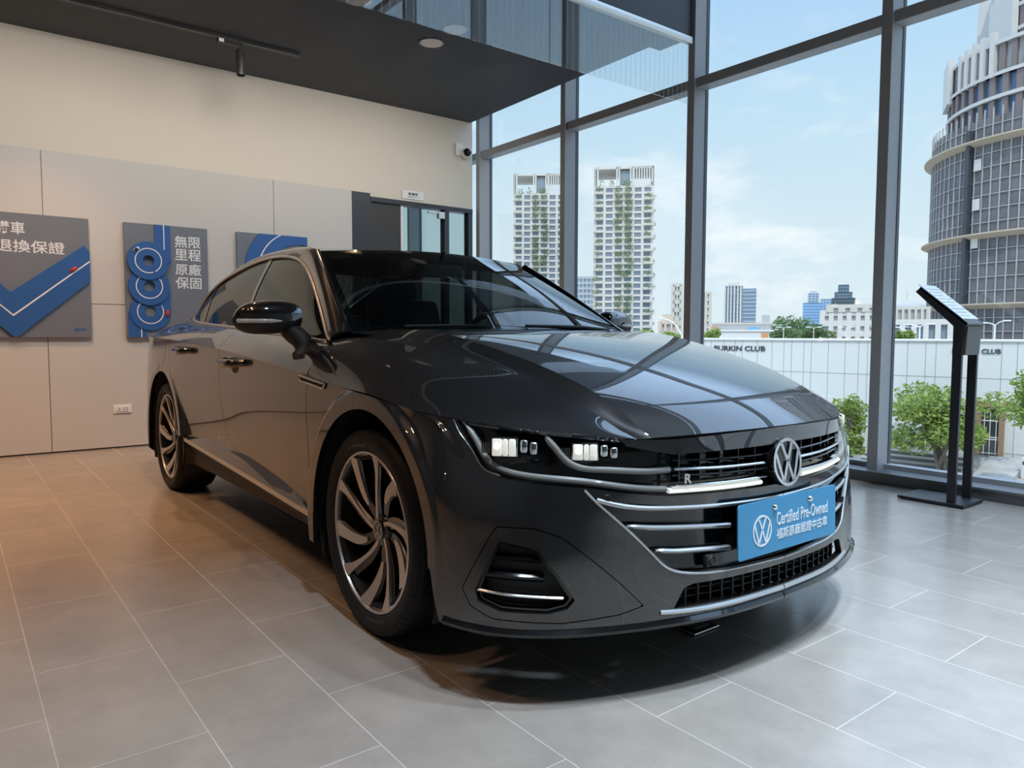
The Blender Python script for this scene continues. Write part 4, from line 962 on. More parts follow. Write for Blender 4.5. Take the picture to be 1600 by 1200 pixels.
# -------- door mirrors
def mirror_part():
    S_ = []
    c = np.array([-.735, -.955, 1.050])
    out = []
    nU, nV = 40, 22
    D = np.zeros((nV, nU, 3))
    for j in range(nV):
        v = -1 + 2 * j / (nV - 1)                     # along y : -1 outer tip .. 1 inner end
        y = -1.096 + (v + 1) / 2 * .240
        tt = (v + 1) / 2
        rz = .074 * (1 - abs(2 * tt - 1.12) ** 3.2 * .72) ** .5 if abs(2 * tt - 1.12) < 1.12 else .02
        rz = .074 * max(.02, (1 - abs((tt - .56) / .56) ** 3.0)) ** .5
        rxx = .085 * max(.02, (1 - abs((tt - .60) / .60) ** 2.6)) ** .5
        cz = 1.043 + .012 * tt - .006
        for i in range(nU):
            a = 2 * PI * i / nU; ca, sa = math.cos(a), math.sin(a)
            x = c[0] + (rxx * abs(ca) ** .8 * (1 if ca > 0 else -.35) * np.sign(ca) * (1 if ca > 0 else -1)) - .035 * (1 - tt)
            z = cz + rz * np.sign(sa) * abs(sa) ** .85 * (1.0 if sa > 0 else .78)
            D[j, i] = (x, y, z)
    return D
D = mirror_part(); nV, nU = D.shape[:2]
zsplit = 1.034
for s_ in (0, 1):
    sg = -1 if s_ else 1
    VV = D.reshape(-1, 3).copy(); VV[:, 1] *= sg
    fcs = [(j * nU + i, j * nU + (i + 1) % nU, (j + 1) * nU + (i + 1) % nU, (j + 1) * nU + i) for j in range(nV - 1) for i in range(nU)] + [tuple(range(nU)), tuple(range((nV - 1) * nU, nV * nU))]
    um = MB(); lm_ = MB()
    zc_ = lambda f: sum(VV[i][2] for i in f) / len(f)
    root = emb('door_mirror', MB().add(VV, [f for f in fcs if zc_(f) < zsplit or len(f) > 4]), MATTE, CAR, 60)
    emb('mirror_cap', MB().add(VV, [f for f in fcs if zc_(f) >= zsplit and len(f) == 4]), PAINT, root, 60)
    ind = []
    for k in np.linspace(0, 1, 24):
        y = -1.088 + .15 * k; j = np.argmin(np.abs(D[:, 0, 1] - y)); row = D[j]; fr_ = row[np.argmin(np.abs(row[:, 2] - zsplit) - (row[:, 0] > -.75) * 1.0)]
        mx_ = row[:, 0].max(); ind.append((mx_ + .0015, y, zsplit + .002))
    mb = MB(); mb.tube([(p[0] - .002, p[1] * sg, p[2]) for p in curve(ind[::4] + [ind[-1]], 26)], [.0085] * 20 + [.008, .007, .006, .005, .004, .003], 8); emb('turn_indicator', mb, mat('indicator_clear', (.62, .62, .60), .2, 0, .6, .5) if not s_ else MATS['indicator_clear'], root, 60)
    mb = MB(); mb.tube([Vector((p[0], p[1] * sg, p[2])) for p in curve([(-.725, -.905, 1.015), (-.69, -.880, .985), (-.655, -.855, .945), (-.635, -.868, .905), (-.628, -.895, .890)], 14)], [.030, .034, .038, .040, .040, .040, .040, .040, .040, .038, .036, .034, .032, .028], 14); emb('mirror_arm', mb, MATTE, root, 60)
    mb = MB(); mb.prism(rrect(.16, .095, .03), 0, .004, 'z', Matrix.Translation((-.775, -.965 * sg, 1.043)) @ Matrix.Rotation(-PI / 2, 4, 'Y') @ Matrix.Rotation(PI / 2, 4, 'Z')); emb('mirror_glass', mb, REFL, root, 40)

# -------- underside, wheel wells, cabin
ub = MB(); ub.box(-3.6, .70, -.60, .60, .17, .55); ub.box(-2.36, -.44, -.74, .74, .24, .40); ub.box(-.44, .5, -.60, .60, .5, .70); emb('underbody', ub, MATTE, CAR)
for (cx, cz), r in ((AF, .425), (AR, .432)):
    for s_ in (1, -1):
        V = []; F = []; n_ = 40
        for i in range(n_ + 1):
            a = math.radians(-25 + 230 * i / n_); 
            for y in (.905, .58): V.append((cx + r * math.cos(a), -s_ * y, cz + r * math.sin(a)))
        F = [(2 * i, 2 * i + 1, 2 * i + 3, 2 * i + 2) for i in range(n_)]
        c0 = len(V); V += [(cx + r * math.cos(math.radians(-25 + 230 * i / n_)), -s_ * .58, cz + r * math.sin(math.radians(-25 + 230 * i / n_))) for i in range(n_ + 1)]; F.append(tuple(range(c0, c0 + n_ + 1)))
        emb('wheel_liner', MB().add(V, F), MATTE, CAR, 50)
cb = MB(); cb.box(-3.3, -.55, -.80, .80, .40, .72); emb('cabin_floor', cb, DASH, CAR)
db = grid([[(-.40, y, .985) for y in (-.70, -.35, 0, .35, .70)], [(-.60, y, z) for y, z in ((-.72, .995), (-.35, 1.005), (0, 1.0), (.35, 1.015), (.72, .995))], [(-.92, y, z) for y, z in ((-.74, .96), (-.35, .985), (0, .975), (.35, .995), (.74, .96))], [(-1.0, y, z) for y, z in ((-.74, .75), (-.35, .75), (0, .70), (.35, .75), (.74, .75))]], 40, 30)
emit(up(db), 'dashboard', DASH, CAR)
for y in (-.37, .37):
    q = MB(); q.rbox(-1.95, -1.40, y - .25, y + .25, .60, .76, .05, 3)
    Mx = Matrix.Translation((-1.92, y, .70)) @ Matrix.Rotation(math.radians(-20), 4, 'Y'); q.rbox(-.07, .07, -.25, .25, 0, .53, .05, 3, Mx)
    st_ = emb('front_seat', q, FABRIC, CAR, 50); q = MB(); q.rbox(-.045, .045, -.125, .125, .545, .69, .035, 3, Mx); q.tube([(0, -.05, .50), (0, -.05, .58)], .007, 8, M=Mx); q.tube([(0, .05, .50), (0, .05, .58)], .007, 8, M=Mx); emb('headrest', q, FABRIC, st_, 50)
q = MB(); q.rbox(-2.95, -2.45, -.58, .58, .60, .74, .05, 3); q.rbox(-.08, .08, -.56, .56, 0, .46, .05, 3, Matrix.Translation((-2.85, 0, .70)) @ Matrix.Rotation(math.radians(-25), 4, 'Y')); emb('rear_seat', q, FABRIC, CAR, 50)
Mx = Matrix.Translation((-1.12, .37, .93)) @ Matrix.Rotation(math.radians(-68), 4, 'Y')
q = MB(); q.tube([(.18 * math.cos(2 * PI * i / 36), .18 * math.sin(2 * PI * i / 36), 0) for i in range(36)], .015, 10, M=Mx, closed=True); q.rbox(-.06, .06, -.07, .07, -.03, .01, .02, 3, Mx); q.box(-.012, .012, -.18, .18, -.01, 0, Mx); emb('steering_wheel', q, DASH, CAR, 50)
q = MB(); q.rbox(-1.02, -.985, -.12, .12, 1.27, 1.335, .012, 3); q.tube([(-1.0, 0, 1.33), (-.98, 0, 1.40)], .012, 10); emb('rear_view_mirror', q, MATTE, CAR, 50)

# -------- wheels
RR = .2655
def wheel(root):
    """built at the origin, axle along y, outer face towards -y"""
    Ry = Matrix.Rotation(PI / 2, 4, 'X')                       # local +z -> -y (outwards)
    hw = .1225
    tp = [(.238, -.100), (.262, -.106), (.290, -.119), (.315, -.121), (.330, -.112), (.3385, -.095), (.340, -.05), (.340, .05), (.3385, .095), (.330, .112), (.315, .121), (.290, .119), (.268, .108), (.262, .100), (.238, .098)]
    ty = emb('tire', MB().lathe(curve([(r, z, 0) for r, z in tp], 60)[:, :2], 96, Ry, closed=True), RUBBER, root, 40)
    # tread : raised blocks split by grooves
    tb = MB(); rows = (-.095, -.058, -.02, .02, .058, .095)
    nb = 64
    for a, b in zip(rows[:-1], rows[1:]):
        za, zb = a + .004, b - .004
        edge = abs(a) > .09 or abs(b) > .09
        for k in range(nb if edge else 1):
            n_ = 2 if edge else nb
            a0 = 2 * PI * (k + .10) / nb if edge else 0; a1 = 2 * PI * (k + .90) / nb if edge else 2 * PI
            V = []
            for i in range(n_ + (1 if edge else 0)):
                an = a0 + (a1 - a0) * i / (n_ if not edge else n_)
                skew = .03 if edge else 0
                for z_, r_ in ((za, .3365 if (edge and a < 0) else .343), (zb, .3365 if (edge and b > 0) else .343)):
                    rr2 = r_ if not (edge and abs(z_) > .085) else .3395
                    V.append((rr2 * math.cos(an + skew * z_ / .1), rr2 * math.sin(an + skew * z_ / .1), z_)); 
            m_ = len(V) // 2
            tb.add(V, [(2 * i, 2 * i + 1, (2 * i + 3) % len(V), (2 * i + 2) % len(V)) for i in range(m_ - 1 if edge else m_)], Ry)
            if edge:                                            # shoulder lug down the side
                s1 = 1 if b > .09 else -1
                V = []
                for an in (a0, (a0 + a1) / 2, a1):
                    for r_, z_ in ((.3395, s1 * .094), (.331, s1 * .1135), (.318, s1 * .1215)): V.append((r_ * math.cos(an), r_ * math.sin(an), z_))
                tb.add(V, [(3 * i + j, 3 * i + j + 1, 3 * i + j + 4, 3 * i + j + 3) for i in range(2) for j in range(2)], Ry)
    emb('tread', tb, RUBBER, root, 30)
    V0, F0 = text_mesh('PIRELLI', .034, .0008, .002); xm = (min(v.x for v in V0) + max(v.x for v in V0)) / 2
    lt = MB()
    for a_ in (102, 282):
        W_ = []
        for v in V0:
            r = .283 + v.y * .95; th = math.radians(a_) - (v.x - xm) * 1.25 / .297; W_.append((r * math.cos(th), r * math.sin(th), .1185 + v.z))
        lt.add(W_, F0, Ry)
    emb('tire_lettering', lt, mat('rubber_letter', (.022, .022, .022), .5) if 'rubber_letter' not in MATS else MATS['rubber_letter'], root, 30)
    # rim barrel
    rim = emb('rim', MB().lathe([(.262, .106), (RR, .108), (RR, .098), (.252, .085), (.240, .03), (.235, -.10), (.262, -.104), (.255, -.11), (.228, -.10), (.232, .03), (.245, .08), (.250, .098)], 96, Ry, closed=True), GLOSS, root, 40)
    emb('rim_edge', MB().lathe([(RR + .001, .1085), (RR - .002, .1105), (.258, .1095), (.2565, .100), (RR + .001, .100)], 96, Ry, closed=True), MACH, root, 60)
    # spokes: dark carrier with machined faces on top
    def ribbon(cl, wd, z_top, z_bot, mb):
        """cl: [(r, angle_deg)], widths, top heights -> solid swept blade"""
        n_ = 18; rs = np.linspace(0, 1, n_); src = np.linspace(0, 1, len(cl))
        R = ncs(src, np.array([[c[0], c[1], w_, z1] for c, w_, z1 in zip(cl, wd, z_top)]), rs)
        V = []
        pts = np.array([(r * math.cos(math.radians(a)), r * math.sin(math.radians(a))) for r, a, _, _ in R])
        for i in range(n_):
            t = pts[min(i + 1, n_ - 1)] - pts[max(i - 1, 0)]; t /= np.linalg.norm(t); nn = np.array([-t[1], t[0]]); h = R[i, 2] / 2
            a, b = pts[i] + nn * h, pts[i] - nn * h
            V += [(a[0], a[1], R[i, 3]), (b[0], b[1], R[i, 3]), (b[0], b[1], z_bot), (a[0], a[1], z_bot)]
        F = [(4 * i + j, 4 * i + (j + 1) % 4, 4 * i + 4 + (j + 1) % 4, 4 * i + 4 + j) for i in range(n_ - 1) for j in range(4)] + [(0, 1, 2, 3), tuple(range(4 * n_ - 4, 4 * n_))[::-1]]
        mb.add(V, F, Ry)
    for k in range(5):
        b0 = 8 + 72 * k
        car_ = MB(); ribbon([(.045, b0 + 22), (.12, b0 + 14), (.19, b0 + 6), (.252, b0 + 2)], [.034, .040, .044, .062], [.062, .070, .080, .094], .035, car_)
        ribbon([(.045, b0 + 56), (.12, b0 + 56), (.19, b0 + 46), (.252, b0 + 37)], [.030, .036, .046, .064], [.058, .066, .076, .092], .035, car_)
        sp = emb('spoke', car_, GLOSS, root, 40)
        fc = MB(); ribbon([(.040, b0 + 30), (.085, b0 + 17), (.15, b0 + 7), (.21, b0 + 2.0), (.2575, b0 - .5)], [.013, .0135, .0155, .024, .050], [.070, .074, .083, .094, .1085], .06, fc)
        ribbon([(.105, b0 + 57.5), (.15, b0 + 52), (.20, b0 + 44), (.2575, b0 + 36)], [.014, .033, .040, .054], [.070, .079, .091, .1085], .055, fc)
        emb('machined_face', fc, MACH, root, 40)
    emb('hub', MB().lathe([(0, .070), (.034, .070), (.052, .064), (.058, .03), (0, .03)], 40, Ry), GLOSS, root, 40)
    hc_ = emb('hub_cap', MB().lathe([(0, .0755), (.030, .0755), (.0335, .073), (.034, .066), (0, .066)], 40, Ry), GLOSS, root, 40)
    q = MB(); vw_mark(q, .0315, .0745, .0768, Ry, .0042); emb('cap_emblem', q, SATIN, root, 40)
    emb('brake_disc', MB().lathe([(.07, .015), (.165, .015), (.165, -.01), (.07, -.01)], 64, Ry, closed=True), mat('disc_steel', (.25, .25, .25), .35, .9) if 'disc_steel' not in MATS else MATS['disc_steel'], root, 40)
    emb('brake_caliper', MB().rbox(.105, .175, -.075, .075, -.03, .04, .015, 2, Ry @ Matrix.Rotation(math.radians(155), 4, 'Z')), MATTE, root, 40)
    emb('wheel_back', MB().lathe([(0, -.05), (.225, -.05)], 48, Ry), MATTE, root, 40)
def place_wheel():
    pos = [(0, -.7935, 0), (-2.841, -.789, 0), (0, .7935, 1), (-2.841, .789, 1)]
    w0 = thing('wheel', None, None); w0.parent = CAR; wheel(w0); first = True
    for x, y, s_ in pos:
        if first: r = w0; first = False
        else:
            r = w0.copy(); COL.objects.link(r)
            for ch in list(w0.children):
                c = ch.copy(); COL.objects.link(c); c.parent = r
        r.parent = CAR; r.location = (x, y, .338); r.rotation_euler = (0, math.radians(0 if x == 0 else 14), PI if s_ else 0)
place_wheel()
# ================================================================== OUTSIDE : street, club wall, trees and skyline
rnd = random.Random(11)
mat('pavement', (0.40, 0.37, 0.33), 0.85, noise=(0.6, 0.12)); mat('step_stone', (0.42, 0.40, 0.38), 0.8, noise=(3, 0.15)); mat('step_dark', (0.16, 0.155, 0.15), 0.8)
mat('club_white', (0.70, 0.70, 0.67), 0.55); mat('joint_grey', (0.30, 0.31, 0.31), 0.7); mat('coping', (0.80, 0.78, 0.75), 0.7); mat('sign_letters', (0.05, 0.055, 0.065), 0.5)
mat('bark', (0.20, 0.165, 0.13), 0.9); mat('timber', (0.34, 0.22, 0.14), 0.7); mat('lamp_white', (0.80, 0.80, 0.80), 0.5)
def leaf_mat(name, a, b):
    m = mat(name, a, 0.6); nt = m.node_tree; N, L = nt.nodes, nt.links; bs = N['Principled BSDF']
    tc = N.new('ShaderNodeTexCoord'); no = N.new('ShaderNodeTexNoise'); no.inputs['Scale'].default_value = 9.0; no.inputs['Detail'].default_value = 4
    L.new(tc.outputs['Object'], no.inputs['Vector']); r = N.new('ShaderNodeValToRGB'); r.color_ramp.elements[0].position = .35; r.color_ramp.elements[1].position = .65
    r.color_ramp.elements[0].color = (*a, 1); r.color_ramp.elements[1].color = (*b, 1); L.new(no.outputs['Fac'], r.inputs[0]); L.new(r.outputs[0], bs.inputs['Base Color'])
    tl = N.new('ShaderNodeBsdfTranslucent'); L.new(r.outputs[0], tl.inputs[0]); ms = N.new('ShaderNodeMixShader'); ms.inputs[0].default_value = 0.35
    L.new(bs.outputs[0], ms.inputs[1]); L.new(tl.outputs[0], ms.inputs[2]); L.new(ms.outputs[0], N['Material Output'].inputs[0])
    return m
LEAF = leaf_mat('leaf_green', (0.13, 0.22, 0.045), (0.42, 0.50, 0.11)); LEAFD = leaf_mat('leaf_dark', (0.07, 0.13, 0.05), (0.24, 0.33, 0.12)); LEAFB = leaf_mat('leaf_balcony', (0.15, 0.25, 0.13), (0.42, 0.50, 0.25))
tag(MB().box(-900, 300, 5.4, 900, -3.6, -3.2).build('ground', M['pavement']), kind='structure')

def leaves(mb, c, R, n, size, shell=0.45):
    for _ in range(n):
        while True:
            p = Vector((rnd.uniform(-1, 1), rnd.uniform(-1, 1), rnd.uniform(-1, 1)))
            if shell < p.length <= 1: break
        q = Vector(c) + Vector((p.x * R[0], p.y * R[1], p.z * R[2])); s = size * rnd.uniform(0.6, 1.3)
        u = Vector((rnd.gauss(0, 1), rnd.gauss(0, 1), rnd.gauss(0, .6))).normalized(); v = u.cross(Vector((rnd.gauss(0, 1), rnd.gauss(0, 1), rnd.gauss(0, 1)))).normalized()
        mb.add([q - u * s, q + v * s * .45, q + u * s, q - v * s * .45], [(0, 1, 2, 3)])
def tree(label, x, y, z0, zc, R, nleaf, lsize, name='tree', stems=4, m=None, clumps=9, group=None):
    o = thing(name, label, 'tree' if name == 'tree' else 'bush', (x, y, z0), group=group)
    H = zc - z0
    cl = [Vector((rnd.uniform(-.62, .62) * R[0], rnd.uniform(-.62, .62) * R[1], H + rnd.uniform(-.6, .62) * R[2])) for _ in range(clumps)]
    if stems:
        tk = MB()
        for i in range(stems):
            e = cl[i % clumps]; b = Vector((rnd.uniform(-.12, .12), rnd.uniform(-.1, .1), 0)); m1 = b.lerp(e, .5) + Vector((rnd.uniform(-.1, .1), 0, .12 * H))
            tk.tube([b, b.lerp(m1, .5) + Vector((rnd.uniform(-.05, .05), 0, .1)), m1, e], [.07, .055, .04, .012], 7)
            for k in range(3): f = cl[rnd.randrange(clumps)]; tk.tube([m1, m1.lerp(f, .5) + Vector((0, 0, .05)), f], [.03, .02, .008], 5)
        tk.build('trunk', M['bark'], o, auto=60)
    fo = MB()
    for c in cl: leaves(fo, c, (R[0] * .42, R[1] * .42, R[2] * .40), nleaf // clumps, lsize, .3)
    f = fo.build('foliage', m or LEAF, o); f['kind'] = 'stuff'
    return o

# ---------------- club wall across the street
CW = thing('club_wall', 'long white panelled club wall across the street, topped by a pale coping', 'wall', (-20.6, 24.8, 0), math.radians(9.12))
MB().box(-2.5, 22, 0, .35, -3.2, .84).build('wall_body', M['club_white'], CW)
MB().rbox(-2.6, 22, -.06, .42, .80, .885, .02).build('coping', M['coping'], CW)
jt = MB()
for s_ in (1.25, 1.55, 2.12, 2.59, 2.91, 3.54, 4.14, 4.61, 4.91, 5.38, 5.66, 6.28, 6.88, 7.35, 7.65, 8.25, 8.95, 9.51, 9.82, 10.4, 10.9, 11.69, 12.11, 12.8, 13.4): jt.box(s_ - .006, s_ + .006, -.008, 0, -3.2, .8)
for z_ in (-.38, -1.60, -2.75): jt.box(-2.5, 22, -.008, 0, z_ - .006, z_ + .006)
jt.build('panel_joints', M['joint_grey'], CW)
FX = lambda y: Matrix(((1, 0, 0, 0), (0, 0, -1, y), (0, 1, 0, 0), (0, 0, 0, 1)))
for a, b, z0_, z1_ in ((1.69, 3.87, .375, .575), (10.30, 11.67, .42, .575)):
    t = MB(); t.add(*fit_text('BURKIN CLUB', a, b, z0_, z1_, .015, .012), FX(-.02)); t.build('wall_lettering', M['sign_letters'], CW)
en = thing('club_entrance', 'club entrance in the white wall framed by brown timber columns behind the stand', 'entrance', (-20.6, 24.8, 0), math.radians(9.12))
MB().box(11.05, 11.22, -.14, -.01, -2.86, -1.2).box(11.72, 11.86, -.14, -.01, -2.86, -1.2).box(11.0, 11.92, -.16, -.01, -1.28, -1.1).build('timber_frame', M['timber'], en)
MB().box(11.24, 11.70, -.05, -.02, -2.86, -1.3).build('entrance_door', mat('tinted_door', (.05, .055, .06), .1), en)
b = MB()
for z_ in (-2.80, -2.35, -2.28, -1.75): b.box(11.24, 11.70, -.07, -.05, z_, z_ + .03)
for s_ in (11.30, 11.46, 11.63): b.box(s_, s_ + .02, -.075, -.05, -2.84, -1.4)
b.build('door_bars', M['coping'], en)
fe = thing('garden_fence', 'white slatted garden fence in front of the club wall, left of the thick mullion', 'fence', (-20.6, 24.8, 0), math.radians(9.12))
for s_ in np.arange(5.2, 8.05, .115): MB().box(s_, s_ + .075, -.62, -.59, -3.15, -2.30).build('slat', M['club_white'], fe)
MB().box(5.2, 8.05, -.59, -.56, -2.45, -2.40).box(5.2, 8.05, -.59, -.56, -3.0, -2.95).build('fence_rail', M['club_white'], fe)
stp = thing('entrance_steps', 'low wide stone steps in front of the club entrance', 'steps', (-10.9, 25.2, -3.2), math.radians(9))
for k in range(3): MB().box(-1.5, 1.45, -.75 + .45 * k, .95, .11 * k, .11 * (k + 1)).build('step', M['step_stone'], stp); MB().box(-1.5, 1.45, -.756 + .45 * k, -.75 + .45 * k, .11 * k, .11 * (k + 1) - .02).build('step_riser', M['step_dark'], stp)
rp = thing('entrance_ramp', 'pale stone ramp beside the club entrance steps', 'ramp', (-8.45, 24.85, -3.2), math.radians(9))
MB().add([(-.45, -1.3, 0), (.55, -1.3, 0), (.55, 1.5, 0), (-.45, 1.5, 0), (-.45, -1.3, .02), (.55, -1.3, .02), (.55, 1.5, .38), (-.45, 1.5, .38)], [(0, 3, 2, 1), (4, 5, 6, 7), (0, 1, 5, 4), (1, 2, 6, 5), (2, 3, 7, 6), (3, 0, 4, 7)]).build('ramp_slab', M['step_stone'], rp)
bo_ = thing('white_bollard', 'short white square post beside the stone ramp', 'post', (-7.75, 25.0, -3.2))
MB().rbox(-.09, .09, -.09, .09, 0, .62, .015).build('post', M['club_white'], bo_); MB().box(-.05, .05, -.095, -.088, .42, .52).build('dark_panel', M['sign_letters'], bo_)

tree('big leafy green multi-stem tree behind the display stand, before the club wall', -9.75, 24.30, -3.2, -1.62, (1.95, 1.5, 1.15), 6500, .085, stems=6, clumps=16)
tree('light green tree at the right edge of the photo', -6.55, 22.7, -3.2, -.72, (1.05, 1.0, 1.25), 2600, .075, stems=4, clumps=9)
tree('thin-leaved green tree left of the thick mullion, in front of the slatted fence', -12.75, 24.25, -3.2, -1.75, (.75, .7, .85), 1500, .075, stems=4, clumps=8)
tree('low round green bush at the foot of the slatted fence', -12.35, 23.7, -3.2, -2.62, (.55, .5, .42), 900, .07, name='bush', stems=0, clumps=5)
for i, (x, y, z0, zc, R, n, lb) in enumerate((
        (-37.4, 59.2, -3.2, 1.0, (2.2, 1.8, 1.25), 1200, 'dark green tree crown above the club wall, next to the white flat roof'), (-38.8, 64.2, -3.2, 1.5, (3.0, 2.0, 1.5), 1500, 'widest dark green tree crown above the club wall between the two tower groups'),
        (-32.0, 55.6, -3.2, 1.05, (1.8, 1.4, .9), 1200, 'dark green tree crown just left of the pale four-storey block'), (-33.3, 43.8, -3.2, .75, (1.0, .9, .8), 700, 'small tree left of the white flat roof building'),
        (-16.5, 36.4, -3.2, .75, (.65, .6, .55), 600, 'small yellow-green tree top above the wall, left of the display stand'), (-29.9, 33.6, -3.2, .75, (1.9, 1.2, .75), 1100, 'bright green treetop just right of the car door mirror'),
        (-34.5, 31.0, -3.2, 2.8, (.55, .5, 1.0), 500, 'thin tree at the left edge of the first window bay'))):
    tree(lb, x, y, z0, zc, R, n, .16, stems=2, m=LEAFD if i < 3 else LEAF, clumps=9)

# ---------------- street lamps
def lamp(label, x, y, z, arms, s=1.0):
    o = thing('street_lamp', label, 'street lamp', (x, y, -3.2)); h = z + 3.2
    MB().tube([(0, 0, 0), (0, 0, h)], [.06 * s, .04 * s], 8).build('pole', M['lamp_white'], o, auto=60)
    for dx, dz in arms:
        MB().tube(curve([(0, 0, h - .02), (dx * .45, 0, h + dz * .75), (dx, 0, h + dz)], 10), .028 * s, 6).build('arm', M['lamp_white'], o, auto=60)
        MB().rbox(dx - .16, dx + .16, -.06, .06, h + dz - .04, h + dz + .03, .02).build('lamp_head', M['lamp_white'], o)
lamp('white street lamp with two raised arms right of the display stand', -14.81, 42.5, 1.55, ((.55, .22), (-.5, .12)))
lamp('white street lamp with two level arms left of the display stand', -17.95, 41.3, 1.50, ((.6, .12), (-.7, .1)))
lamp('white street lamp with one curved arm left of the display stand', -16.6, 37.0, 1.15, ((-.75, .28),))
lamp('white curved street lamp between the green tower and the middle mullion', -22.2, 27.0, .95, ((-1.25, .85),), .9)
for i, (x, y) in enumerate(((-31.5, 50.0), (-29.6, 50.9), (-27.6, 51.8), (-25.7, 52.8), (-23.8, 53.6))):
    lamp('thin white road lamp above the club wall, %s' % ('leftmost of the row', 'second from the left', 'middle one of the row', 'fourth from the left', 'rightmost of the row')[i], x, y, 1.55, ((.45, .08), (-.45, .08)), .6)

# ---------------- buildings
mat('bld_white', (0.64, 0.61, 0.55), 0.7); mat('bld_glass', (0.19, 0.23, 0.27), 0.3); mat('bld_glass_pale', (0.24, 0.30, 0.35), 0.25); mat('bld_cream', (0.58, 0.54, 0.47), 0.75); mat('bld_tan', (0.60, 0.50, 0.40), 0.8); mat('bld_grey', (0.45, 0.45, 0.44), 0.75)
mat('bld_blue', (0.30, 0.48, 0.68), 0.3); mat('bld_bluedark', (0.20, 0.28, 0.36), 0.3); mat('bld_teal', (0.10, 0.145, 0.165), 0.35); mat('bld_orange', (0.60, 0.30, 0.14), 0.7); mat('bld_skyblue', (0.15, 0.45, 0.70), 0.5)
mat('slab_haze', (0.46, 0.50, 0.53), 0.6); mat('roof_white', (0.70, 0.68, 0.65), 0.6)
def block(root, w, d, z0, z1, nx, nz, wall, glass, pier=.5, slab=.8, nm='', ny=None, x0=None, sides=True):
    """glazed core wrapped in floor slabs and piers"""
    xa = -w / 2 if x0 is None else x0; xb = xa + w
    MB().box(xa + .3, xb - .3, .3, d - .3, z0, z1 - .2).build('glazing', glass, root)
    m_ = MB()
    for k in range(nz + 1): z = z0 + (z1 - z0) * k / nz; m_.box(xa, xb, 0, d, z - slab / 2, z + slab / 2)
    for i in range(nx + 1):
        x = xa + (w - pier) * i / nx; m_.box(x, x + pier, -.05, .5, z0, z1)
    ny = ny or max(2, int(nx * d / w))
    for i in range(ny + 1):
        y = (d - pier) * i / ny; m_.box(xa - .05, xa + .5, y, y + pier, z0, z1); m_.box(xb - .5, xb + .05, y, y + pier, z0, z1)
    m_.build('floor_slabs', wall, root)
def bld(label, x, y, yaw): return thing('building', label, 'building', (x, y, 0), math.radians(yaw))

def green_tower(label, x, y, yaw, w, z1, zc, seed):
    o = thing('apartment_tower', label, 'building', (x, y, 0), math.radians(yaw)); r_ = random.Random(seed); d = 20; nz = 25
    block(o, w, d, -3.2, zc, 6, nz, M['bld_white'], M['bld_glass'], 1.05, .85, ny=5)
    cr = MB(); h = z1 - zc
    cr.box(-w / 2, w / 2, 0, d, z1 - .9, z1)
    for xx in (-w / 2, -w / 2 + w * .05, -w * .13, -w * .09, w * .10, w * .14, w / 2 - .6): cr.box(xx, xx + .6, 0, .8, zc, z1)
    for xx in np.arange(w * .16, w / 2 - .8, 1.0): cr.box(xx, xx + .45, 0, .6, zc + r_.uniform(0, h * .25), z1)
    for yy in np.arange(0, d, 1.5): cr.box(w / 2 - .5, w / 2, yy, yy + .6, zc, z1); cr.box(-w / 2, -w / 2 + .5, yy, yy + .6, zc, z1)
    cr.build('roof_frame', M['bld_white'], o)
    MB().box(-w * .09, w * .12, 1.2, d - 4, zc, z1 - 1.4).build('roof_house', M['bld_glass_pale'], o)
    bal = MB(); pl_ = MB(); fh = (zc + 3.2) / nz
    for k in range(nz):
        z = -3.2 + fh * k
        for c_ in (0, 2, 3, 5):
            if c_ in (0, 5) and (k + c_) % 2: continue
            cx = -w / 2 + w * (c_ + .5) / 6; bw_ = w / 6 * .9
            if c_ in (0, 5): bal.box(cx - bw_ / 2, cx + bw_ / 2, -1.3, 0, z - .3, z + .7)
            else: bal.box(cx - bw_ / 2, cx + bw_ / 2, -.7, 0, z - .3, z + .5)
            if r_.random() < .80: leaves(pl_, (cx + r_.uniform(-.8, .8), -1.0, z + 1.3), (1.7, .7, 1.4), 46, .46, .1)
        if k % 2: leaves(pl_, (w / 2 + .5, d * r_.uniform(.1, .5), z + 1.2), (.7, 1.2, 1.2), 16, .42, .1)
    for xx in (-w * .36, -w * .2, .02 * w, w * .08): leaves(pl_, (xx, 0, zc + 1.4), (1.4, .7, 1.7), 36, .45, .1)
    bal.build('balconies', M['bld_cream'], o); f = pl_.build('balcony_plants', LEAFB, o); f['kind'] = 'stuff'
green_tower('tall white apartment tower with planted balconies, right one of the pair', -208.2, 216.0, 44.0, 23.6, 67.9, 60.0, 3)
green_tower('tall white apartment tower with planted balconies, left one of the pair, cut by a mullion', -254.0, 210.7, 50.2, 23.5, 72.2, 63.2, 5)
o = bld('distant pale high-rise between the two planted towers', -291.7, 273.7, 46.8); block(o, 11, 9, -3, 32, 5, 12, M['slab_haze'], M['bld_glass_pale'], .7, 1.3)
o = bld('narrow beige block beside the middle mullion, right of the planted towers', -76.9, 92.1, 39.9); block(o, 1.7, 2, -3, 9.0, 2, 9, M['bld_cream'], M['bld_grey'], .2, .6)
o = bld('low brown house with a roof garden left of the middle mullion', -71.4, 83.7, 40.5); block(o, 2.9, 3, -3, 2.9, 3, 4, M['bld_tan'], M['bld_grey'], .3, .5); MB().box(-.9, .7, .5, 2, 2.9, 4.1).build('roof_house', M['bld_tan'], o)
o = bld('beige slim tower just right of the middle mullion', -97.9, 126.5, 37.7); block(o, 2.2, 3, -3, 9.9, 2, 9, M['bld_cream'], M['bld_tan'], .5, .5)
o = bld('tall dark and white striped tower standing alone on the skyline', -152.0, 211.0, 35.8)
block(o, 5.9, 6, -3, 17.6, 4, 14, M['bld_bluedark'], M['bld_bluedark'], .2, .25)
s_ = MB()
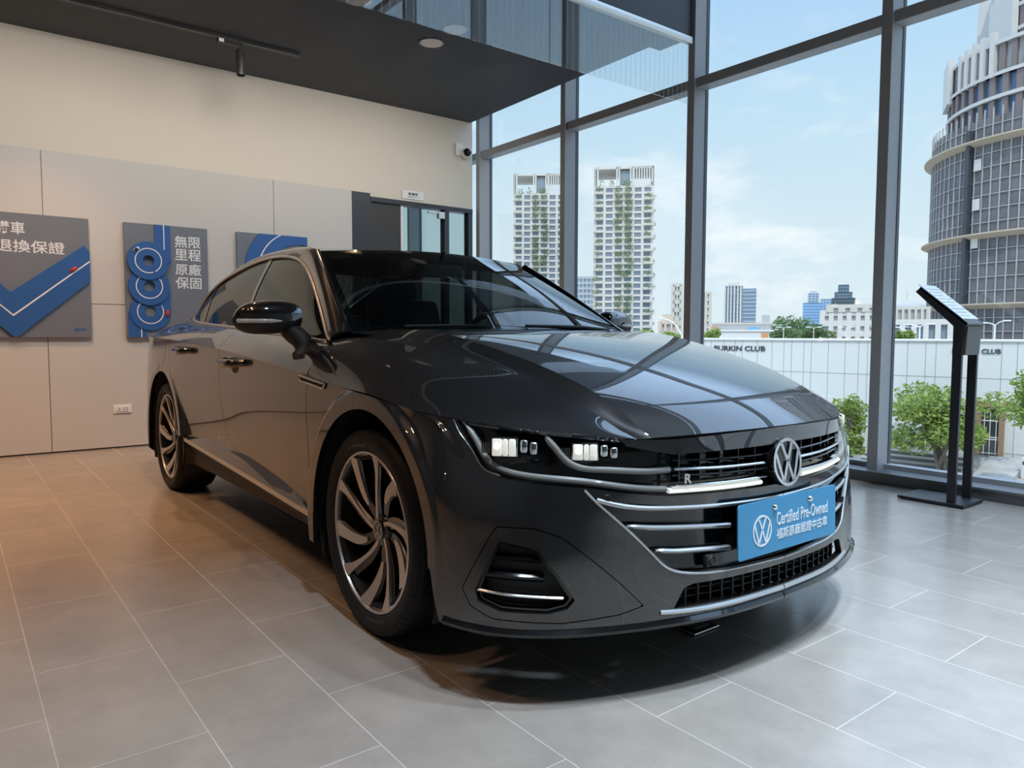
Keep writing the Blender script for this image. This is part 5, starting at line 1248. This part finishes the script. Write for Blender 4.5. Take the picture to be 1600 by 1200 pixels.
for xx in (-2.95, -2.0, -1.0, .1, 1.15, 2.1): s_.box(xx, xx + .42, -.25, .1, -3, 17.6)
s_.box(-1.9, 1.9, .5, 4, 17.6, 18.9); s_.build('white_fins', M['bld_white'], o)
MB().box(3.0, 7.3, .6, 7, -3, 16.8).build('side_wing', M['bld_bluedark'], o)
s_ = MB()
for k in range(15): s_.box(2.95, 7.45, .4, 7.1, -2 + 1.27 * k, -1.7 + 1.27 * k)
s_.build('wing_slabs', M['slab_haze'], o)
o = bld('long low grey building behind the white flat roof', -54.6, 77.7, 35.1); MB().box(-3.6, 3.6, 0, 4, -3, 2.45).build('walls', M['bld_grey'], o); MB().box(-3.7, 3.7, -.05, 4.1, 2.35, 2.6).build('parapet', M['bld_cream'], o); MB().box(-3.7, -2.9, -.2, -.02, 0, 2.1).build('orange_end', M['bld_orange'], o); MB().box(.7, 1.9, -.2, -.02, 1.0, 2.0).build('blue_awning', M['bld_skyblue'], o); MB().box(2.3, 3.2, .6, 2, 2.5, 3.5).build('roof_house', M['bld_grey'], o)
o = bld('white flat-roofed building right behind the club wall', -34.3, 49.2, 34.9); MB().box(-2.0, 1.75, 0, 3, -3, 1.32).build('walls', M['roof_white'], o); MB().box(-1.95, 2.1, -.1, 3, 1.32, 1.45).build('flat_roof', M['roof_white'], o); MB().box(1.2, 1.7, -.06, 0, -1, 1.2).build('brick_end', M['bld_orange'], o)
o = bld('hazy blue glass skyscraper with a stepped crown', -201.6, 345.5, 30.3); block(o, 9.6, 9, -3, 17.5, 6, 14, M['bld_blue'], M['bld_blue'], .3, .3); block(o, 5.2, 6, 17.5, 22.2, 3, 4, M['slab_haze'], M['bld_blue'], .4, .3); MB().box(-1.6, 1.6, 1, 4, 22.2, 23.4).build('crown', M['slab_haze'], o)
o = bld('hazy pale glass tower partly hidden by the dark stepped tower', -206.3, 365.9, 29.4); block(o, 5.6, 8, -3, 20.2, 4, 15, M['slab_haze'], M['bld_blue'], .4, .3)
o = bld('dark stepped tower on the skyline above the pale four-storey block', -180.2, 334.6, 28.3); block(o, 10.2, 9, -3, 18.6, 7, 14, M['bld_teal'], M['bld_teal'], .25, .4); block(o, 7.6, 7, 18.6, 21.4, 5, 2, M['bld_teal'], M['bld_bluedark'], .25, .3); block(o, 4.6, 5, 21.4, 24.8, 3, 2, M['bld_teal'], M['bld_bluedark'], .25, .3); MB().box(5.1, 7.4, 1, 8, -3, 15.6).build('side_wing', M['bld_blue'], o)
o = bld('pale four-storey block with dark windows behind the road lamps', -50.95, 97.45, 27.4); block(o, 8.4, 3.4, -3, 4.1, 7, 5, M['bld_white'], M['bld_grey'], .62, .75); block(o, 6.8, 3, 4.2, 5.0, 4, 1, M['bld_cream'], M['bld_grey'], .9, .5)
o = bld('white block with tall pilasters and a domed roof right of the thick mullion', -47.2, 105.3, 24.1); block(o, 5.0, 4, -3, 4.8, 6, 3, M['bld_cream'], M['bld_grey'], .35, .4)
MB().lathe([(2.0, 0), (1.8, .4), (1.1, .7), (0, .85)], 24, Matrix.Translation((0, 2.1, 4.9))).build('domed_roof', M['bld_grey'], o, auto=40); MB().tube([(-.4, 2, 5.8), (-.4, 2, 7.4)], .04, 6).build('mast', M['bld_grey'], o)
o = bld('low white building behind the wall, left of the display stand', -27.5, 64.4, 23.2); block(o, 5.6, 4, -3, 2.15, 6, 3, M['bld_white'], M['bld_glass_pale'], .4, .45)

# ---------------- round tower under construction
mat('scaffold_net', (0.155, 0.148, 0.15), 0.9, noise=(0.35, 0.22)); mat('scaffold_tan', (0.52, 0.44, 0.33), 0.85); mat('scaffold_pole', (0.42, 0.41, 0.40), 0.7); mat('brown_wall', (0.22, 0.18, 0.17), 0.8); mat('blue_glass', (0.09, 0.17, 0.28), 0.15); mat('pale_panel', (0.60, 0.58, 0.54), 0.6)
T = thing('construction_tower', 'large round high-rise under construction, its lower floors wrapped in grey scaffold netting', 'building', (-35.1, 135.5, 0)); T.scale = (0.909, 0.909, 1)
RT = 23.0
def ring(r0, r1, z0, z1, n=72): return [(r0, z0), (r1, z0), (r1, z1), (r0, z1)], n
def radial(mb, r, ang, w, dep, z0, z1):
    Mx = Matrix.Rotation(math.radians(ang), 4, 'Z'); mb.box(r - dep, r, -w / 2, w / 2, z0, z1, Mx)
net = MB(); net.lathe([(RT, -3), (RT, 31.2), (RT - 1, 31.2)], 120); net.build('scaffold_net', M['scaffold_net'], T, auto=60)
po = MB()
for k in range(100): radial(po, RT + .18, k * 3.6, .16, .16, -3, 32.4)
for k in range(16): z = 1.6 + k * 1.9; po.lathe([(RT + .05, z), (RT + .16, z), (RT + .16, z + .10), (RT + .05, z + .10)], 120, closed=True)
po.build('scaffold_poles', M['scaffold_pole'], T)
for z in (27.6, 14.6, 4.8):
    MB().lathe([(RT, z), (RT + 1.3, z + .55), (RT + 1.3, z + .75), (RT, z + .25)], 120, closed=True).build('safety_deck', M['scaffold_tan'], T, auto=40)
hst = MB()
radial(hst, RT + .9, 243, .7, .9, -3, 30); hst.build('hoist_mast', M['sign_letters'], T)
nb_ = MB()
for z in (24.2, 18.7, 13.4): radial(nb_, RT + .35, 246.5, 1.3, .1, z, z + 1.6)
nb_.build('floor_notice', M['bld_white'], T)
def level(r, z0, z1, nfl, a0, a1, wall, glass, cx=0, cy=0, fins=None, step=6):
    Tm = Matrix.Translation((cx, cy, 0)); MB().lathe([(r - .5, z0), (r - .5, z1)], 96, Tm).build('storey_core', glass, T, auto=60)
    sl = MB()
    for k in range(nfl + 1): z = z0 + (z1 - z0) * k / nfl; sl.lathe([(r - 1, z - .25), (r + .25, z - .25), (r + .25, z + .25), (r - 1, z + .25)], 96, Tm, closed=True)
    sl.build('storey_slabs', M['pale_panel'], T, auto=40)
    if wall:
        wl = MB()
        for k in range(int(360 / step)):
            q = MB(); radial(q, r, k * step, r * math.radians(step) * .45, .6, z0, z1); wl.add(q.v, q.f, Tm)
        wl.build('storey_piers', wall, T)
level(21.0, 31.2, 37.5, 2, 0, 0, M['brown_wall'], M['blue_glass'])
level(20.9, 37.5, 41.8, 1, 0, 0, M['brown_wall'], M['bld_grey'], step=5)
level(15.6, 37.5, 50.5, 4, 0, 0, M['brown_wall'], M['blue_glass'], 2, -3, step=8)
level(14.4, 50.5, 61.5, 3, 0, 0, M['pale_panel'], M['bld_glass_pale'], 3, -3, step=12)
cap = MB()
cap.lathe([(11, 60.2), (14.9, 60.8), (15.0, 61.8), (12, 63.2), (0, 63.8)], 96, Matrix.Translation((3, -3, 0))); cap.build('roof_cap', M['pale_panel'], T, auto=40)
fn = MB()
for a, r, z0, z1, w_ in ((208, 21.6, 36.6, 43.3, 6.5), (226, 21.4, 37.2, 42.6, .8), (231, 21.4, 37.2, 42.8, .8), (236, 21.4, 37.2, 43.0, .8), (241, 21.4, 37.2, 43.2, .8), (246, 21.4, 37.2, 43.4, .8)): radial(fn, r, a, w_, .8, z0, z1)
q = MB(); radial(q, 16.4, 222, 8.0, .9, 40.8, 50.0); radial(q, 15.3, 212, 4.0, 1.0, 50, 62); radial(q, 15.3, 250, .8, 1.0, 50, 62); fn.add(q.v, q.f, Matrix.Translation((2.5, -3, 0)))
fn.build('white_fins', M['pale_panel'], T)
MB().box(-17.5, -13.5, -2, 3, 40, 56).build('stair_core', M['pale_panel'], T)
